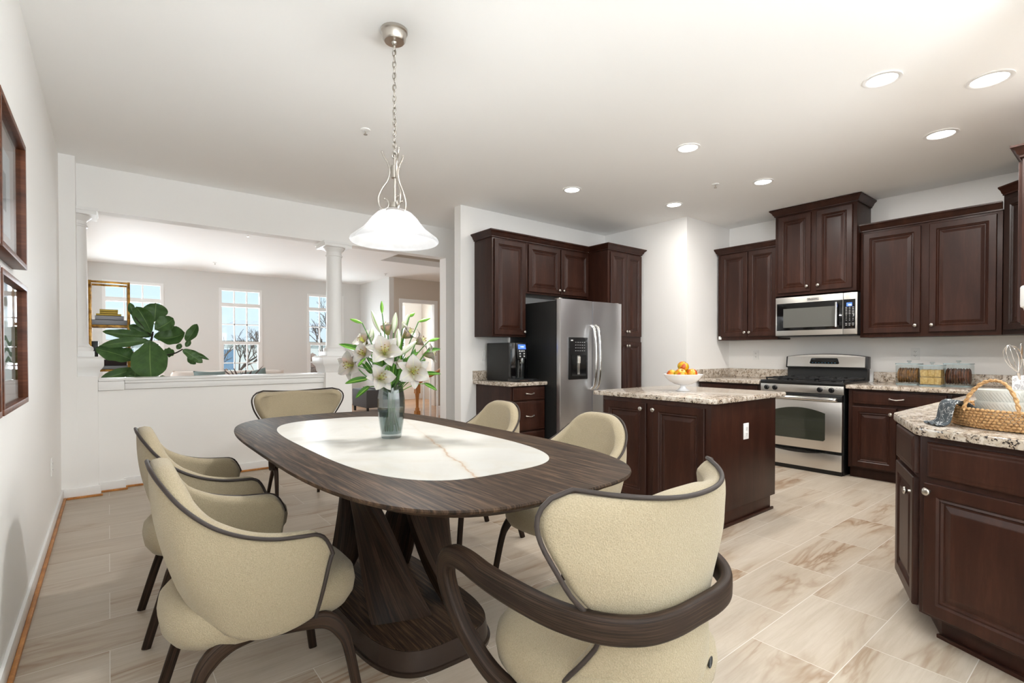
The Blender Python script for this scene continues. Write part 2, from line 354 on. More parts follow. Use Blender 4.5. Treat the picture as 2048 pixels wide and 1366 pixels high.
# ------------------------------------------------------------------ mesh helpers
class MB:
    def __init__(s): s.v = []; s.f = []; s.mi = []; s.uv = []; s.M = Matrix(); s.k = 0
    def add(s, vs, fs, uvs=None):
        b = len(s.v)
        for i, p in enumerate(vs):
            s.v.append(tuple(s.M @ Vector(p))); s.uv.append(uvs[i] if uvs else (0, 0))
        for f in fs: s.f.append(tuple(b + i for i in f)); s.mi.append(s.k)
        return s
    def box(s, x0, x1, y0, y1, z0, z1):
        v = [(x0, y0, z0), (x1, y0, z0), (x1, y1, z0), (x0, y1, z0), (x0, y0, z1), (x1, y0, z1), (x1, y1, z1), (x0, y1, z1)]
        return s.add(v, [(0, 3, 2, 1), (4, 5, 6, 7), (0, 1, 5, 4), (1, 2, 6, 5), (2, 3, 7, 6), (3, 0, 4, 7)])
    def loft(s, rings, closed=True, caps=True):
        n = len(rings[0]); v = [p for r in rings for p in r]; f = []; uvs = []; acc = 0.0
        for i, r in enumerate(rings):
            if i: acc += (Vector(r[0]) - Vector(rings[i - 1][0])).length
            uvs += [(abs(2 * j / n - 1), acc) for j in range(n)]
        for i in range(len(rings) - 1):
            for j in range(n if closed else n - 1):
                a = i * n + j; b = i * n + (j + 1) % n
                f.append((a, b, b + n, a + n))
        if caps and closed:
            f.append(tuple(range(n - 1, -1, -1))); f.append(tuple(range((len(rings) - 1) * n, len(rings) * n)))
        return s.add(v, f, uvs)
    def prism(s, poly, z0, z1): return s.loft([[(x, y, z0) for x, y in poly], [(x, y, z1) for x, y in poly]])
    def lathe(s, prof, n=24, c=(0, 0, 0), caps=False):
        rings = [[(c[0] + r * math.cos(2 * math.pi * j / n), c[1] + r * math.sin(2 * math.pi * j / n), c[2] + z) for j in range(n)] for r, z in prof]
        return s.loft(rings, True, caps)
    def tube(s, path, r, n=8, caps=True, flat=None, up=None):
        P = [Vector(p) for p in path]; rings = []; prev = None
        for i, p in enumerate(P):
            t = (P[min(i + 1, len(P) - 1)] - P[max(i - 1, 0)]).normalized()
            if up is not None: a = Vector(up).cross(t)
            elif prev is None: a = t.orthogonal()
            else: a = prev - t * prev.dot(t)
            a.normalize(); prev = a; b = t.cross(a)
            rr = r[i] if isinstance(r, (list, tuple)) else r
            ra, rb = (rr, rr) if flat is None else (rr * flat[0], rr * flat[1])
            rings.append([tuple(p + a * ra * math.cos(2 * math.pi * j / n) + b * rb * math.sin(2 * math.pi * j / n)) for j in range(n)])
        return s.loft(rings, True, caps)
    def band(s, path, sides, w, h, rnd=0.3):
        """rounded-rectangle sweep: sides[i] is the thickness direction, w thickness, h height"""
        P = [Vector(p) for p in path]; rings = []
        for i, p in enumerate(P):
            t = (P[min(i + 1, len(P) - 1)] - P[max(i - 1, 0)]).normalized()
            a = Vector(sides[i]); a = (a - t * a.dot(t)).normalized(); b = t.cross(a)
            ww = w[i] if isinstance(w, (list, tuple)) else w; hh = h[i] if isinstance(h, (list, tuple)) else h
            ring = []
            for k in range(16):
                th = 2 * math.pi * k / 16; c, q = math.cos(th), math.sin(th)
                sg = lambda u: math.copysign(abs(u) ** rnd, u)
                ring.append(tuple(p + a * ww / 2 * sg(c) + b * hh / 2 * sg(q)))
            rings.append(ring)
        return s.loft(rings)
    def grid(s, fn, nu, nv, uv=True):
        v = []; u = []
        for j in range(nv + 1):
            for i in range(nu + 1):
                v.append(fn(i / nu, j / nv)); u.append((i / nu, j / nv))
        f = [(j * (nu + 1) + i, j * (nu + 1) + i + 1, (j + 1) * (nu + 1) + i + 1, (j + 1) * (nu + 1) + i) for j in range(nv) for i in range(nu)]
        return s.add(v, f, u)
    def ball(s, c, rx, ry=None, rz=None, nu=16, nv=10):
        ry = ry or rx; rz = rz or rx
        prof = [(math.sin(math.pi * j / nv), -math.cos(math.pi * j / nv)) for j in range(nv + 1)]
        rings = [[(c[0] + rx * max(r, 1e-4) * math.cos(2 * math.pi * i / nu), c[1] + ry * max(r, 1e-4) * math.sin(2 * math.pi * i / nu), c[2] + rz * z) for i in range(nu)] for r, z in prof]
        v = [p for r in rings for p in r]; n = nu
        uvs = [(i / nu, j / nv) for j in range(nv + 1) for i in range(nu)]
        f = [(j * n + i, j * n + (i + 1) % n, (j + 1) * n + (i + 1) % n, (j + 1) * n + i) for j in range(nv) for i in range(n)]
        return s.add(v, f, uvs)
    def build(s, name, mats, parent=None, smooth=None, bevel=0, bseg=2, subsurf=0, solid=0, soff=-1, local=True):
        me = bpy.data.meshes.new(name)
        V = s.v
        if parent is not None and not local:
            inv = parent.matrix_basis.inverted(); V = [tuple(inv @ Vector(p)) for p in V]
        me.from_pydata(V, [], s.f); me.update()
        if not isinstance(mats, (list, tuple)): mats = [mats]
        for m in mats: me.materials.append(M[m] if isinstance(m, str) else m)
        for p, k in zip(me.polygons, s.mi): p.material_index = k
        ul = me.uv_layers.new(name='uv')
        for lp in me.loops: ul.data[lp.index].uv = s.uv[lp.vertex_index]
        bm = bmesh.new(); bm.from_mesh(me)
        bmesh.ops.recalc_face_normals(bm, faces=bm.faces)
        if bevel:
            es = [e for e in bm.edges if len(e.link_faces) == 2 and e.calc_face_angle(0) > R(35)]
            bmesh.ops.bevel(bm, geom=es, offset=bevel, segments=bseg, affect='EDGES', profile=0.6, clamp_overlap=True)
        bm.to_mesh(me); bm.free()
        if smooth is not None or bevel:
            ang = R(smooth if smooth else 40)
            me.polygons.foreach_set('use_smooth', [True] * len(me.polygons))
            try: me.set_sharp_from_angle(angle=ang)
            except Exception: pass
        o = bpy.data.objects.new(name, me); col.objects.link(o)
        if parent is not None: o.parent = parent
        if solid:
            md = o.modifiers.new('thickness', 'SOLIDIFY'); md.thickness = solid; md.offset = soff
        if subsurf:
            md = o.modifiers.new('smooth', 'SUBSURF'); md.levels = subsurf; md.render_levels = subsurf
        return o
def spline(pts, n=6, closed=False):
    P = [Vector(p) for p in pts]; out = []; N = len(P)
    rng = range(N if closed else N - 1)
    for i in rng:
        if closed: a, b, c, d = P[(i - 1) % N], P[i], P[(i + 1) % N], P[(i + 2) % N]
        else: a, b, c, d = P[max(i - 1, 0)], P[i], P[i + 1], P[min(i + 2, N - 1)]
        for k in range(n):
            t = k / n
            out.append(0.5 * ((2 * b) + (c - a) * t + (2 * a - 5 * b + 4 * c - d) * t * t + (3 * b - a - 3 * c + d) * t ** 3))
    if not closed: out.append(P[-1])
    return out
def interp(table, u):
    """table rows (u, values...), smooth-ish linear"""
    for i in range(len(table) - 1):
        a, b = table[i], table[i + 1]
        if u <= b[0] + 1e-9:
            t = (u - a[0]) / (b[0] - a[0]); h = b[0] - a[0]; out = []
            p = table[i - 1] if i else None; q = table[i + 2] if i + 2 < len(table) else None
            for k in range(1, len(a)):
                m0 = (b[k] - p[k]) / (b[0] - p[0]) if p else (b[k] - a[k]) / h
                m1 = (q[k] - a[k]) / (q[0] - a[0]) if q else (b[k] - a[k]) / h
                out.append((2*t**3-3*t*t+1)*a[k] + (t**3-2*t*t+t)*h*m0 + (-2*t**3+3*t*t)*b[k] + (t**3-t*t)*h*m1)
            return out
    return list(table[-1][1:])
def thing(name, label, cat, loc=(0, 0, 0), rz=0, group=None):
    o = bpy.data.objects.new(name, None); col.objects.link(o); o.empty_display_size = 0.05
    o.location = loc; o.rotation_euler = (0, 0, R(rz)); o['label'] = label; o['category'] = cat
    if group: o['group'] = group
    o.matrix_basis  # evaluated lazily
    return o
def tag(o, label, cat, group=None):
    o['label'] = label; o['category'] = cat
    if group: o['group'] = group
    return o
def struct(name, mb, mat, **kw):
    o = mb.build(name, mat, **kw); o['kind'] = 'structure'; return o
def dup(root, loc=None, rz=None, label=None, group=None):
    r = root.copy(); col.objects.link(r)
    if loc is not None: r.location = loc
    if rz is not None: r.rotation_euler = (0, 0, R(rz))
    if label: r['label'] = label
    if group: r['group'] = group
    for ch in list(root.children):
        c = ch.copy(); col.objects.link(c); c.parent = r
        for g in ch.children:
            d = g.copy(); col.objects.link(d); d.parent = c
    return r
def text(name, body, size, mat, parent, loc, rot, extrude=0.0004):
    cu = bpy.data.curves.new(name, 'FONT'); cu.body = body; cu.size = size; cu.extrude = extrude; cu.align_x = 'CENTER'; cu.align_y = 'CENTER'
    tmp = bpy.data.objects.new(name, cu); col.objects.link(tmp); bpy.context.view_layer.update()
    me = bpy.data.meshes.new_from_object(tmp.evaluated_get(bpy.context.evaluated_depsgraph_get())); bpy.data.objects.remove(tmp)
    me.materials.clear(); me.materials.append(M[mat]); o = bpy.data.objects.new(name, me); col.objects.link(o); o.parent = parent; o.location = loc; o.rotation_euler = rot
    return o

# ------------------------------------------------------------------ the setting
Z = CEIL
YB, YB2 = 5.686, 5.84          # wall with the wide opening
b = MB().box(-0.5, 6.6, -2.3, YB2, -0.08, 0); struct('floor', b, 'floor')
b = MB().box(-0.5, 6.6, YB2, 11.9, -0.08, 0); struct('floor_living', b, 'wood_floor')
b = MB().box(-0.5, 6.6, -2.3, YB2, Z, Z + 0.1); struct('ceiling', b, 'ceiling')
wx0, wx1, wy0, wy1 = 3.715, 5.4, 6.6, 8.35
b = MB().box(-0.5, wx0, YB2, 11.9, Z, Z + 0.1).box(wx1, 6.6, YB2, 11.9, Z, Z + 0.1).box(wx0, wx1, YB2, wy0, Z, Z + 0.1).box(wx0, wx1, wy1, 11.9, Z, Z + 0.1)
struct('ceiling_living', b, 'ceiling')
b = MB().box(wx0 - .08, wx0, wy0, wy1, Z + .1, Z + 1.2).box(wx1, wx1 + .08, wy0, wy1, Z + .1, Z + 1.2).box(wx0, wx1, wy0 - .08, wy0, Z + .1, Z + 1.2).box(wx0, wx1, wy1, wy1 + .08, Z + .1, Z + 1.2).box(wx0, wx1, wy0, wy1, Z + 1.2, Z + 1.28)
struct('ceiling_stairwell', b, 'hall_wall')
b = MB().box(-0.43, -0.31, -2.3, 11.9, 0, Z); struct('wall_left', b, 'wall')
# back wall: short stub with its pedestal, half wall, header over the opening, right jamb
b = MB().box(-0.31, -0.207, 5.488, YB2, 0, Z).box(-0.207, -0.075, 5.50, YB2, 0, 1.0).box(-0.075, 0.095, 5.60, YB2, 0, 0.872).box(0.095, 1.87, YB, YB2, 0, 0.872)
b.box(-0.207, 6.44, YB, YB2, 2.43, Z).box(3.43, 6.44, YB, YB2, 0, 2.43)
struct('wall_back', b, 'wall')
# sill board with apron moulding on the half wall
b = MB().box(-0.075, 1.86, 5.64, YB2 + .03, 0.955, 0.975).box(-0.072, 0.10, 5.575, 5.6395, 0.953, 0.974).box(-0.075, 0.105, 5.58, 5.60, 0.875, 0.952).box(0.107, 1.858, 5.662, YB, 0.875, 0.929).box(0.107, 1.859, 5.648, YB2 + .02, 0.93, 0.9545).box(-.07, 1.857, 5.69, YB2 - .002, 0.873, 0.928)
struct('trim_1', b, 'trim', bevel=0.006)
XF, YF, XP, YP, XR = 3.006, 4.674, 5.36, 3.41, 6.34
b = MB().box(XF, XP + .1, YF, YF + 0.125, 0, Z); struct('wall_kitchen', b, 'wall')
b = MB().box(XP, XR + .1, YP, YF + .125, 0, Z); struct('wall_pantry', b, 'wall')
b = MB().box(XR, XR + .12, 0.05, YP + .1, 0, Z); struct('wall_range', b, 'wall')
b = MB().box(3.0, XR + .12, 0.05, 0.17, 0, Z); struct('wall_sink', b, 'wall')
b = MB().box(3.0, 3.12, -2.3, 0.05, 0, Z); struct('wall_side', b, 'wall')
b = MB().box(-0.43, 0.0, -2.3, -2.2, 0, Z).box(2.95, 3.12, -2.3, -2.2, 0, Z).box(0, 2.95, -2.3, -2.2, 2.35, Z).box(0, 2.95, -2.3, -2.2, 0, 0.12); struct('wall_rear', b, 'wall')
b = MB()
for x in (0, .72, 1.46, 2.2, 2.89): b.box(x, x + .06, -2.28, -2.22, .12, 2.35)
b.box(0, 2.95, -2.28, -2.22, 1.95, 2.0); w = struct('window_4', b, 'trim')
b = MB().box(6.44, 6.56, YB2, 11.9, 0, Z).box(6.44, 6.56, YP, YB2, 0, Z); struct('wall_right', b, 'hall_wall')
# living room back wall with three windows, projecting side wall, doorway wall
YL = 11.64
WINS = [(-.09, .82), (1.735, 2.53), (3.44, 4.26)]
WZ0, WZ1 = 0.55, 2.51
b = MB(); x = -0.31
for a, c in WINS:
    b.box(x, a, YL, YL + .12, 0, Z); b.box(a, c, YL, YL + .12, 0, WZ0); b.box(a, c, YL, YL + .12, WZ1, Z); x = c
b.box(x, 4.78, YL, YL + .12, 0, Z)
struct('wall_living', b, 'living_wall')
YD = 10.06
b = MB().box(4.67, 4.78, YD, YL + .12, 0, Z); struct('wall_living_side', b, 'living_wall')
b = MB().box(4.78, 4.965, YD, YD + .11, 0, Z).box(5.75, 6.44, YD, YD + .11, 0, Z).box(4.965, 5.75, YD, YD + .11, 2.29, Z); struct('wall_hall', b, 'hall_wall')
b = MB().box(4.895, 4.968, YD - .025, YD - .001, 0, 2.288).box(5.747, 5.84, YD - .025, YD - .001, 0, 2.288).box(4.895, 5.84, YD - .025, YD - .001, 2.288, 2.37).box(4.9655, 4.968, YD - .001, YD + .11, 0, 2.288).box(5.747, 5.7495, YD - .001, YD + .11, 0, 2.288); struct('trim_2', b, 'trim', bevel=.006)
b = MB().box(4.78, 6.44, 11.9, 12.02, 0, .9).box(4.78, 6.44, 11.9, 12.02, 2.4, Z).box(4.78, 4.95, 11.9, 12.02, .9, 2.4).box(5.95, 6.44, 11.9, 12.02, .9, 2.4); struct('wall_hall_back', b, 'wall')
for i, (a, c) in enumerate(WINS):
    b = MB(); f0, f1 = YL - .02, YL + .06
    fw = .05
    b.box(a, a + fw, f0, f1, WZ0, WZ1).box(c - fw, c, f0, f1, WZ0, WZ1).box(a + fw, c - fw, f0, f1, WZ1 - fw, WZ1).box(a + fw, c - fw, f0, f1, WZ0, WZ0 + fw).box(a - .03, c + .03, f0 - .02, f1, WZ0 - .04, WZ0)
    b.box(a + fw, c - fw, f0, f1, 2.135, 2.21)                                   # transom bar
    b.box(a + fw, c - fw, f0, f1, 1.37, 1.43)                                    # meeting rail
    b.box(a + fw, a + fw + .03, f0 + .01, f1 - .005, WZ0 + fw, 1.37).box(c - fw - .03, c - fw, f0 + .01, f1 - .005, WZ0 + fw, 1.37)
    o = struct(f'window_{i+1}', b, 'trim')
    g = MB(); m0, m1 = YL + .02, YL + .045
    for k in (1, 2):
        xx = a + fw + (c - a - 2 * fw) * k / 3
        g.box(xx - .011, xx + .011, m0, m1, WZ0 + fw, 1.37).box(xx - .011, xx + .011, m0, m1, 1.43, 2.135).box(xx - .011, xx + .011, m0, m1, 2.21, WZ1 - fw)
    for zz in (.99, 1.78): g.box(a + fw, c - fw, m0, m1, zz - .011, zz + .011)
    g.build('window_grille', 'trim', o)
    p = MB().box(a + fw, c - fw, YL + .03, YL + .036, WZ0 + fw, WZ1 - fw); p.build('window_pane', 'pane', o)
# baseboards and the warm oak shoe moulding
b = MB().box(-.31, -.297, -2.2, 5.488, 0, .085); struct('baseboard_left', b, 'trim', bevel=.003)
b = MB().box(-.297, -.279, -2.2, 5.475, 0, .018); struct('trim_3', b, 'oak', bevel=.006)
b = MB().box(-.297, -.062, 5.474, 5.50, 0, .085).box(-.075, .108, 5.586, 5.60, 0, .085).box(.095, 1.85, YB - .014, YB, 0, .085); struct('baseboard_back', b, 'trim', bevel=.003)
b = MB().box(-.279, -.048, 5.456, 5.474, 0, .018).box(-.06, .122, 5.568, 5.586, 0, .018).box(.11, 1.85, YB - .032, YB - .014, 0, .018); struct('trim_4', b, 'oak', bevel=.006)
b = MB().box(4.65, 4.67, YD, YL, 0, .1).box(4.67, 4.895, YD - .015, YD, 0, .1).box(-.31, 4.65, YL - .015, YL, 0, .1); struct('baseboard_living', b, 'trim')
b = MB().box(4.63, 4.65, YD, YL, 0, .02); struct('trim_5', b, 'oak')

# columns on pedestals at both ends of the half wall
def column(label, x, y):
    t = thing('column', label, 'column', (x, y, 0), 0, 'white columns of the half wall'); t['kind'] = 'thing'
    MB().box(-.145, .145, -.145, .145, 0, .985).build('pedestal', 'wall', t)
    prof = [(.150, .985), (.156, 1.0), (.162, 1.045), (.185, 1.075), (.19, 1.085), (.19, 1.15), (.17, 1.165)]
    q = MB()
    q.loft([[(sx * r, sy * r, z) for sx, sy in ((-1, -1), (1, -1), (1, 1), (-1, 1))] for r, z in prof]); q.box(-.125, .125, -.125, .125, 1.165, 1.215)
    q.build('base', 'trim', t, bevel=.003)
    s = MB(); s.lathe([(.118, 1.215), (.122, 1.23), (.118, 1.25), (.1, 1.258), (.094, 1.27), (.088, 1.28), (.086, 1.6), (.084, 2.0), (.079, 2.28), (.0, 2.28)], 40); s.build('shaft', 'trim', t, smooth=35)
    c = MB(); c.lathe([(.079, 2.28), (.09, 2.283), (.092, 2.295), (.083, 2.303), (.082, 2.33), (.095, 2.345), (.115, 2.365), (.12, 2.375), (.0, 2.375)], 40); c.box(-.15, .15, -.15, .15, 2.375, 2.405).box(-.16, .16, -.16, .16, 2.405, 2.43)
    c.build('capital', 'trim', t, smooth=35)
    return t
column('white column at the right end of the half wall, behind the flowers', 2.0, 5.745)
column('white column beside the left wall, half hidden by the wall stub', -.225, 5.745)
# ------------------------------------------------------------------ cabinets
def door_mesh(w, h, drawer=False, t=.021):
    """raised-panel front, local: x 0..w, z 0..h, front face at y=-t"""
    b = MB()
    fr = min(.058, w * .22, h * .3)
    if drawer: lv = [(0, 0), (0, -t + .006), (.006, -t + .001), (.012, -t), (min(.02, h * .2), -t), (min(.026, h * .25), -t - .001)]
    else: lv = [(0, 0), (0, -t + .004), (.004, -t), (fr - .008, -t), (fr, -t + .007), (fr + .008, -t + .004), (fr + .014, -t + .011), (fr + .02, -t + .011), (fr + .042, -t + .003), (fr + .046, -t + .002)]
    rings = [[(d, y, d), (w - d, y, d), (w - d, y, h - d), (d, y, h - d)] for d, y in lv]
    b.loft(rings)
    return b
knob_me = None
def knob(parent, x, z, y=-.021):
    global knob_me
    if knob_me is None:
        b = MB(); pr_ = [(.006, 0), (.005, .010), (.009, .014), (.0155, .019), (.0165, .023), (.0145, .027), (.008, .0295), (.0001, .030)]
        b.M = Matrix.Rotation(R(90), 4, 'X'); b.lathe(pr_, 20)
        o = b.build('knob', 'nickel', parent, smooth=50); knob_me = o.data
    else:
        o = bpy.data.objects.new('knob', knob_me); col.objects.link(o); o.parent = parent
    o.location = (x, y, z); o['label'] = 'brushed nickel knob'; return o
pull_me = None
def pull(parent, x, z, y=-.021):
    global pull_me
    if pull_me is None:
        b = MB(); b.tube(spline([(-.052, 0, 0), (-.05, -.02, .001), (-.03, -.027, -.002), (0, -.029, -.006), (.03, -.027, -.002), (.05, -.02, .001), (.052, 0, 0)], 5), .0055, 8)
        for s in (-1, 1): b.ball((s * .052, -.012, .001), .010, .012, .009, 10, 6)
        o = b.build('pull_handle', 'nickel', parent, smooth=60); pull_me = o.data
    else:
        o = bpy.data.objects.new('pull_handle', pull_me); col.objects.link(o); o.parent = parent
    o.location = (x, y, z); o['label'] = 'brushed nickel bow pull'; return o
def crown(name, path, z0, parent, mat='cherry', big=1.0):
    prof = [(0, 0), (.012, .0), (.012, .012), (.022, .020), (.030, .040), (.046, .056), (.052, .060), (.052, .072), (0, .072)]
    prof = [(o * big, z * big) for o, z in prof]
    n = len(path); offs = []
    for i in range(n):
        ns = []
        for a, c in ((i - 1, i), (i, i + 1)):
            if a < 0 or c >= n: continue
            dx, dy = path[c][0] - path[a][0], path[c][1] - path[a][1]; l = math.hypot(dx, dy); ns.append((dy / l, -dx / l))
        if len(ns) == 1: m = ns[0]
        else:
            k = 1 + ns[0][0] * ns[1][0] + ns[0][1] * ns[1][1]; m = ((ns[0][0] + ns[1][0]) / k, (ns[0][1] + ns[1][1]) / k)
        offs.append(m)
    rings = [[(path[i][0] + offs[i][0] * o, path[i][1] + offs[i][1] * o, z0 + z) for o, z in prof] for i in range(n)]
    b = MB(); b.loft(rings, True, True)
    top = [(path[i][0] + offs[i][0] * .05 * big, path[i][1] + offs[i][1] * .05 * big, z0 + .068 * big) for i in range(n)]
    b.add(top, [tuple(range(n))])
    return b.build(name, mat, parent, smooth=30)
def cabinet(name, label, cat, loc, rz, w, d, z0, z1, fronts, toe=False, toe_d=.07, crown_path=None, group=None, body='cherry', big=1.0, island=False):
    t = thing(name, label, cat, loc, rz, group)
    b = MB()
    if island: b.box(0, w, 0, d, z0 + .10, z1).box(0, w, toe_d, d - .08, z0, z0 + .10)
    elif toe: b.box(0, w, 0, d, z0 + .10, z1).box(0, w, toe_d, d, z0, z0 + .10)
    else: b.box(0, w, 0, d, z0, z1)
    b.build('body', body, t, bevel=.0015)
    for f in fronts:
        kind, x0, x1, a, c, hw = f
        m = door_mesh(x1 - x0, c - a, kind == 'drawer')
        o = m.build('drawer' if kind == 'drawer' else 'door', 'cherry', t); o.location = (x0, 0, a)
        if hw == 'pull': pull(o, (x1 - x0) / 2, (c - a) / 2)
        elif hw: knob(o, hw[0] - x0, hw[1] - a)
    if crown_path: crown('crown_moulding', crown_path, z1 - .012, t, big=big)
    return t
UZ0, UZ1 = 1.375, 2.445
# --- fridge wall
cabinet('upper_cabinet', 'dark cherry single-door wall cabinet hanging above the coffee machine', 'cabinet', (3.185, 4.34, 0), 0, .465, .33, UZ0, UZ1,
        [('door', .02, .45, UZ0 + .02, UZ1 - .03, (.425, UZ0 + .055))], crown_path=[(0, .33), (0, 0), (.465, 0)])
cabinet('upper_cabinet', 'short dark cherry double-door cabinet above the stainless fridge', 'cabinet', (3.652, 4.34, 0), 0, 1.015, .33, 1.865, UZ1,
        [('door', .028, .515, 1.885, UZ1 - .03, (.49, 1.93)), ('door', .535, 1.0, 1.885, UZ1 - .03, (.56, 1.93))], crown_path=[(0, 0), (1.0, 0)])
cabinet('pantry_cabinet', 'tall dark cherry pantry cabinet right of the fridge', 'cabinet', (4.672, 4.03, 0), 0, .635, .64, 0, UZ1,
        [('door', .035, .335, 1.40, UZ1 - .03, (.315, 1.46)), ('door', .34, .625, 1.40, UZ1 - .03, (.36, 1.46)), ('door', .035, .335, .12, 1.335, (.315, 1.285)), ('door', .34, .625, .12, 1.335, (.36, 1.285))],
        toe=True, crown_path=[(0, .30), (0, 0), (.635, 0), (.635, .64)])
cabinet('drawer_cabinet', 'dark cherry three-drawer base cabinet under the coffee machine', 'cabinet', (3.205, 4.06, 0), 0, .475, .61, 0, .85,
        [('drawer', .025, .465, .705, .84, 'pull'), ('drawer', .025, .465, .385, .69, 'pull'), ('drawer', .025, .465, .115, .37, 'pull')], toe=True)
def counter(name, label, poly, z0=.855, z1=.893, bev=.008):
    b = MB().prism(poly, z0, z1); o = b.build(name, 'granite', None, bevel=bev); tag(o, label, 'countertop'); return o
o = counter('countertop', 'short speckled granite countertop under the coffee machine', [(3.16, 4.02), (3.69, 4.02), (3.69, 4.67), (3.16, 4.67)])
MB().box(3.16, 3.69, 4.648, 4.672, .8935, 1.0).build('backsplash', 'granite', o, bevel=.003)
# --- range wall (fronts face -x)
XU = 6.01
cabinet('upper_cabinet', 'dark cherry double-door wall cabinet left of the microwave, white tag at its corner', 'cabinet', (XU, 3.375, 0), -90, .725, .33, UZ0 - .02, UZ1 - .01,
        [('door', .04, .375, UZ0 + .02, UZ1 - .035, (.352, UZ0 + .07)), ('door', .385, .715, UZ0 + .02, UZ1 - .035, (.41, UZ0 + .07))], crown_path=[(0, .33), (0, 0), (.725, 0)])
MB().box(.008, .045, -.006, 0, UZ0 - .01, UZ0 + .03).build('white_tag', 'white', bpy.data.objects['upper_cabinet.002'], bevel=.002)['label'] = 'small white tag'
cabinet('upper_cabinet', 'tall raised dark cherry double-door cabinet above the microwave', 'cabinet', (5.93, 2.645, 0), -90, .80, .41, 1.835, 2.745,
        [('door', .035, .375, 1.865, 2.715, (.345, 1.92)), ('door', .43, .765, 1.865, 2.715, (.455, 1.92))], crown_path=[(0, .41), (0, 0), (.80, 0), (.80, .41)], big=1.0)
cabinet('upper_cabinet', 'wide dark cherry double-door wall cabinet above the glass cookie jars', 'cabinet', (XU, 1.835, 0), -90, 1.05, .33, UZ0 - .02, UZ1 - .01,
        [('door', .03, .493, UZ0 + .02, UZ1 - .045, (.458, UZ0 + .085)), ('door', .556, 1.015, UZ0 + .02, UZ1 - .045, (.582, UZ0 + .085))], crown_path=[(0, 0), (1.05, 0)])
# corner cabinet set at an angle between the range wall and the sink wall
t = thing('corner_cabinet', 'angled dark cherry corner wall cabinet at the right frame edge', 'cabinet', (XU, .78, 0), 0)
ang = math.atan2(-.32, -.30); L_ = math.hypot(.30, .32)
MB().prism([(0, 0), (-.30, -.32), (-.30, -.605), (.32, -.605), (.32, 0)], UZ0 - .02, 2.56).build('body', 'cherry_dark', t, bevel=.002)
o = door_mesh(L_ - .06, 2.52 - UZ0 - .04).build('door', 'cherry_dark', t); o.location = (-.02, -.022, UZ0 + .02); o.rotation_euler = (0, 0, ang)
crown('crown_moulding', [(0, .0), (-.30, -.32), (-.30, -.34)], 2.545, t)
cabinet('upper_cabinet', 'dark cherry wall cabinet cut off by the right frame edge, pale side panel', 'cabinet', (5.69, .50, 0), 180, 1.21, .32, UZ0, UZ1 - .01,
        [('door', .03, .59, UZ0 + .02, UZ1 - .04, (.56, UZ0 + .07)), ('door', .62, 1.18, UZ0 + .02, UZ1 - .04, (.65, UZ0 + .07))], crown_path=[(0, 0), (1.21, 0), (1.21, .32)])
XB = 5.60
cabinet('base_cabinet', 'dark cherry base cabinet between the range and the corner, drawer over two doors', 'cabinet', (XB, 1.80, 0), -90, .93, .735, 0, .85,
        [('drawer', .035, .74, .715, .835, 'pull'), ('door', .035, .385, .115, .69, (.345, .635)), ('door', .395, .74, .115, .69, (.43, .635)), ('drawer', .77, .92, .715, .835, None)], toe=True, toe_d=.05)
cabinet('base_cabinet', 'dark cherry base cabinet left of the range, mostly hidden by the island', 'cabinet', (XB, 3.385, 0), -90, .74, .735, 0, .85,
        [('drawer', .03, .71, .715, .835, 'pull'), ('door', .03, .365, .115, .69, (.335, .63)), ('door', .375, .71, .115, .69, (.405, .63))], toe=True)
o = counter('countertop', 'granite countertop left of the range, behind the fruit bowl', [(5.555, 2.64), (6.335, 2.64), (6.335, 3.40), (5.555, 3.40)])
MB().box(6.312, 6.336, 2.64, 3.385, .8935, 1.0).box(5.575, 6.336, 3.385, 3.407, .8935, 1.0).build('backsplash', 'granite', o, bevel=.003)
# sink-wall run ending in the angled peninsula
PEN = [(3.12, .775), (2.685, .595), (2.545, .245), (2.42, -.30)]
o = counter('countertop', 'long granite countertop wrapping from the range to the angled peninsula end', [(5.555, 1.815), (5.555, .83), (5.50, .82), (3.175, .815), (3.13, .805), (2.66, .612), (2.625, .585), (2.49, .235), (2.36, -.30), (2.98, -.30), (3.0, .18), (6.335, .18), (6.335, 1.815)], bev=.009)
MB().box(6.312, 6.336, .20, 1.80, .8935, 1.0).box(3.2, 6.31, .176, .20, .8935, 1.0).build('backsplash', 'granite', o, bevel=.003)
t = thing('peninsula_cabinet', 'dark cherry peninsula cabinet with angled end, nearest the camera at right', 'cabinet', (0, 0, 0))
b = MB().prism([(5.55, .775), PEN[0], PEN[1], PEN[2], PEN[3], (2.98, -.29), (3.01, .18), (5.55, .18)], .10, .85)
def inset(p, q, d):
    dx, dy = q[0] - p[0], q[1] - p[1]; l = math.hypot(dx, dy); return (-dy / l * d, dx / l * d)
b.prism([(5.5, .70), (3.14, .70), (2.735, .53), (2.60, .235), (2.50, -.28), (2.97, -.28), (3.02, .19), (5.5, .19)], 0, .10)
b.build('body', 'cherry', t, bevel=.003)
def pen_face(kind, a, c, u0, u1, z0, z1, hw=None):
    # viewer's left end is a, right end is c
    dx, dy = c[0] - a[0], c[1] - a[1]; l = math.hypot(dx, dy); an = math.atan2(dy, dx)
    o = door_mesh(u1 - u0, z1 - z0, kind == 'drawer').build(kind, 'cherry', t)
    o.location = (a[0] + dx / l * u0, a[1] + dy / l * u0, z0); o.rotation_euler = (0, 0, an)
    if hw: knob(o, hw[0] - u0, hw[1] - z0)
pen_face('drawer', PEN[0], PEN[1], .03, .44, .685, .845)
pen_face('door', PEN[0], PEN[1], .03, .44, .115, .665, (.40, .595))
pen_face('drawer', PEN[1], (2.42, -.067), .035, .60, .685, .83)
pen_face('door', PEN[1], (2.42, -.067), .025, .60, .115, .66, (.05, .628))
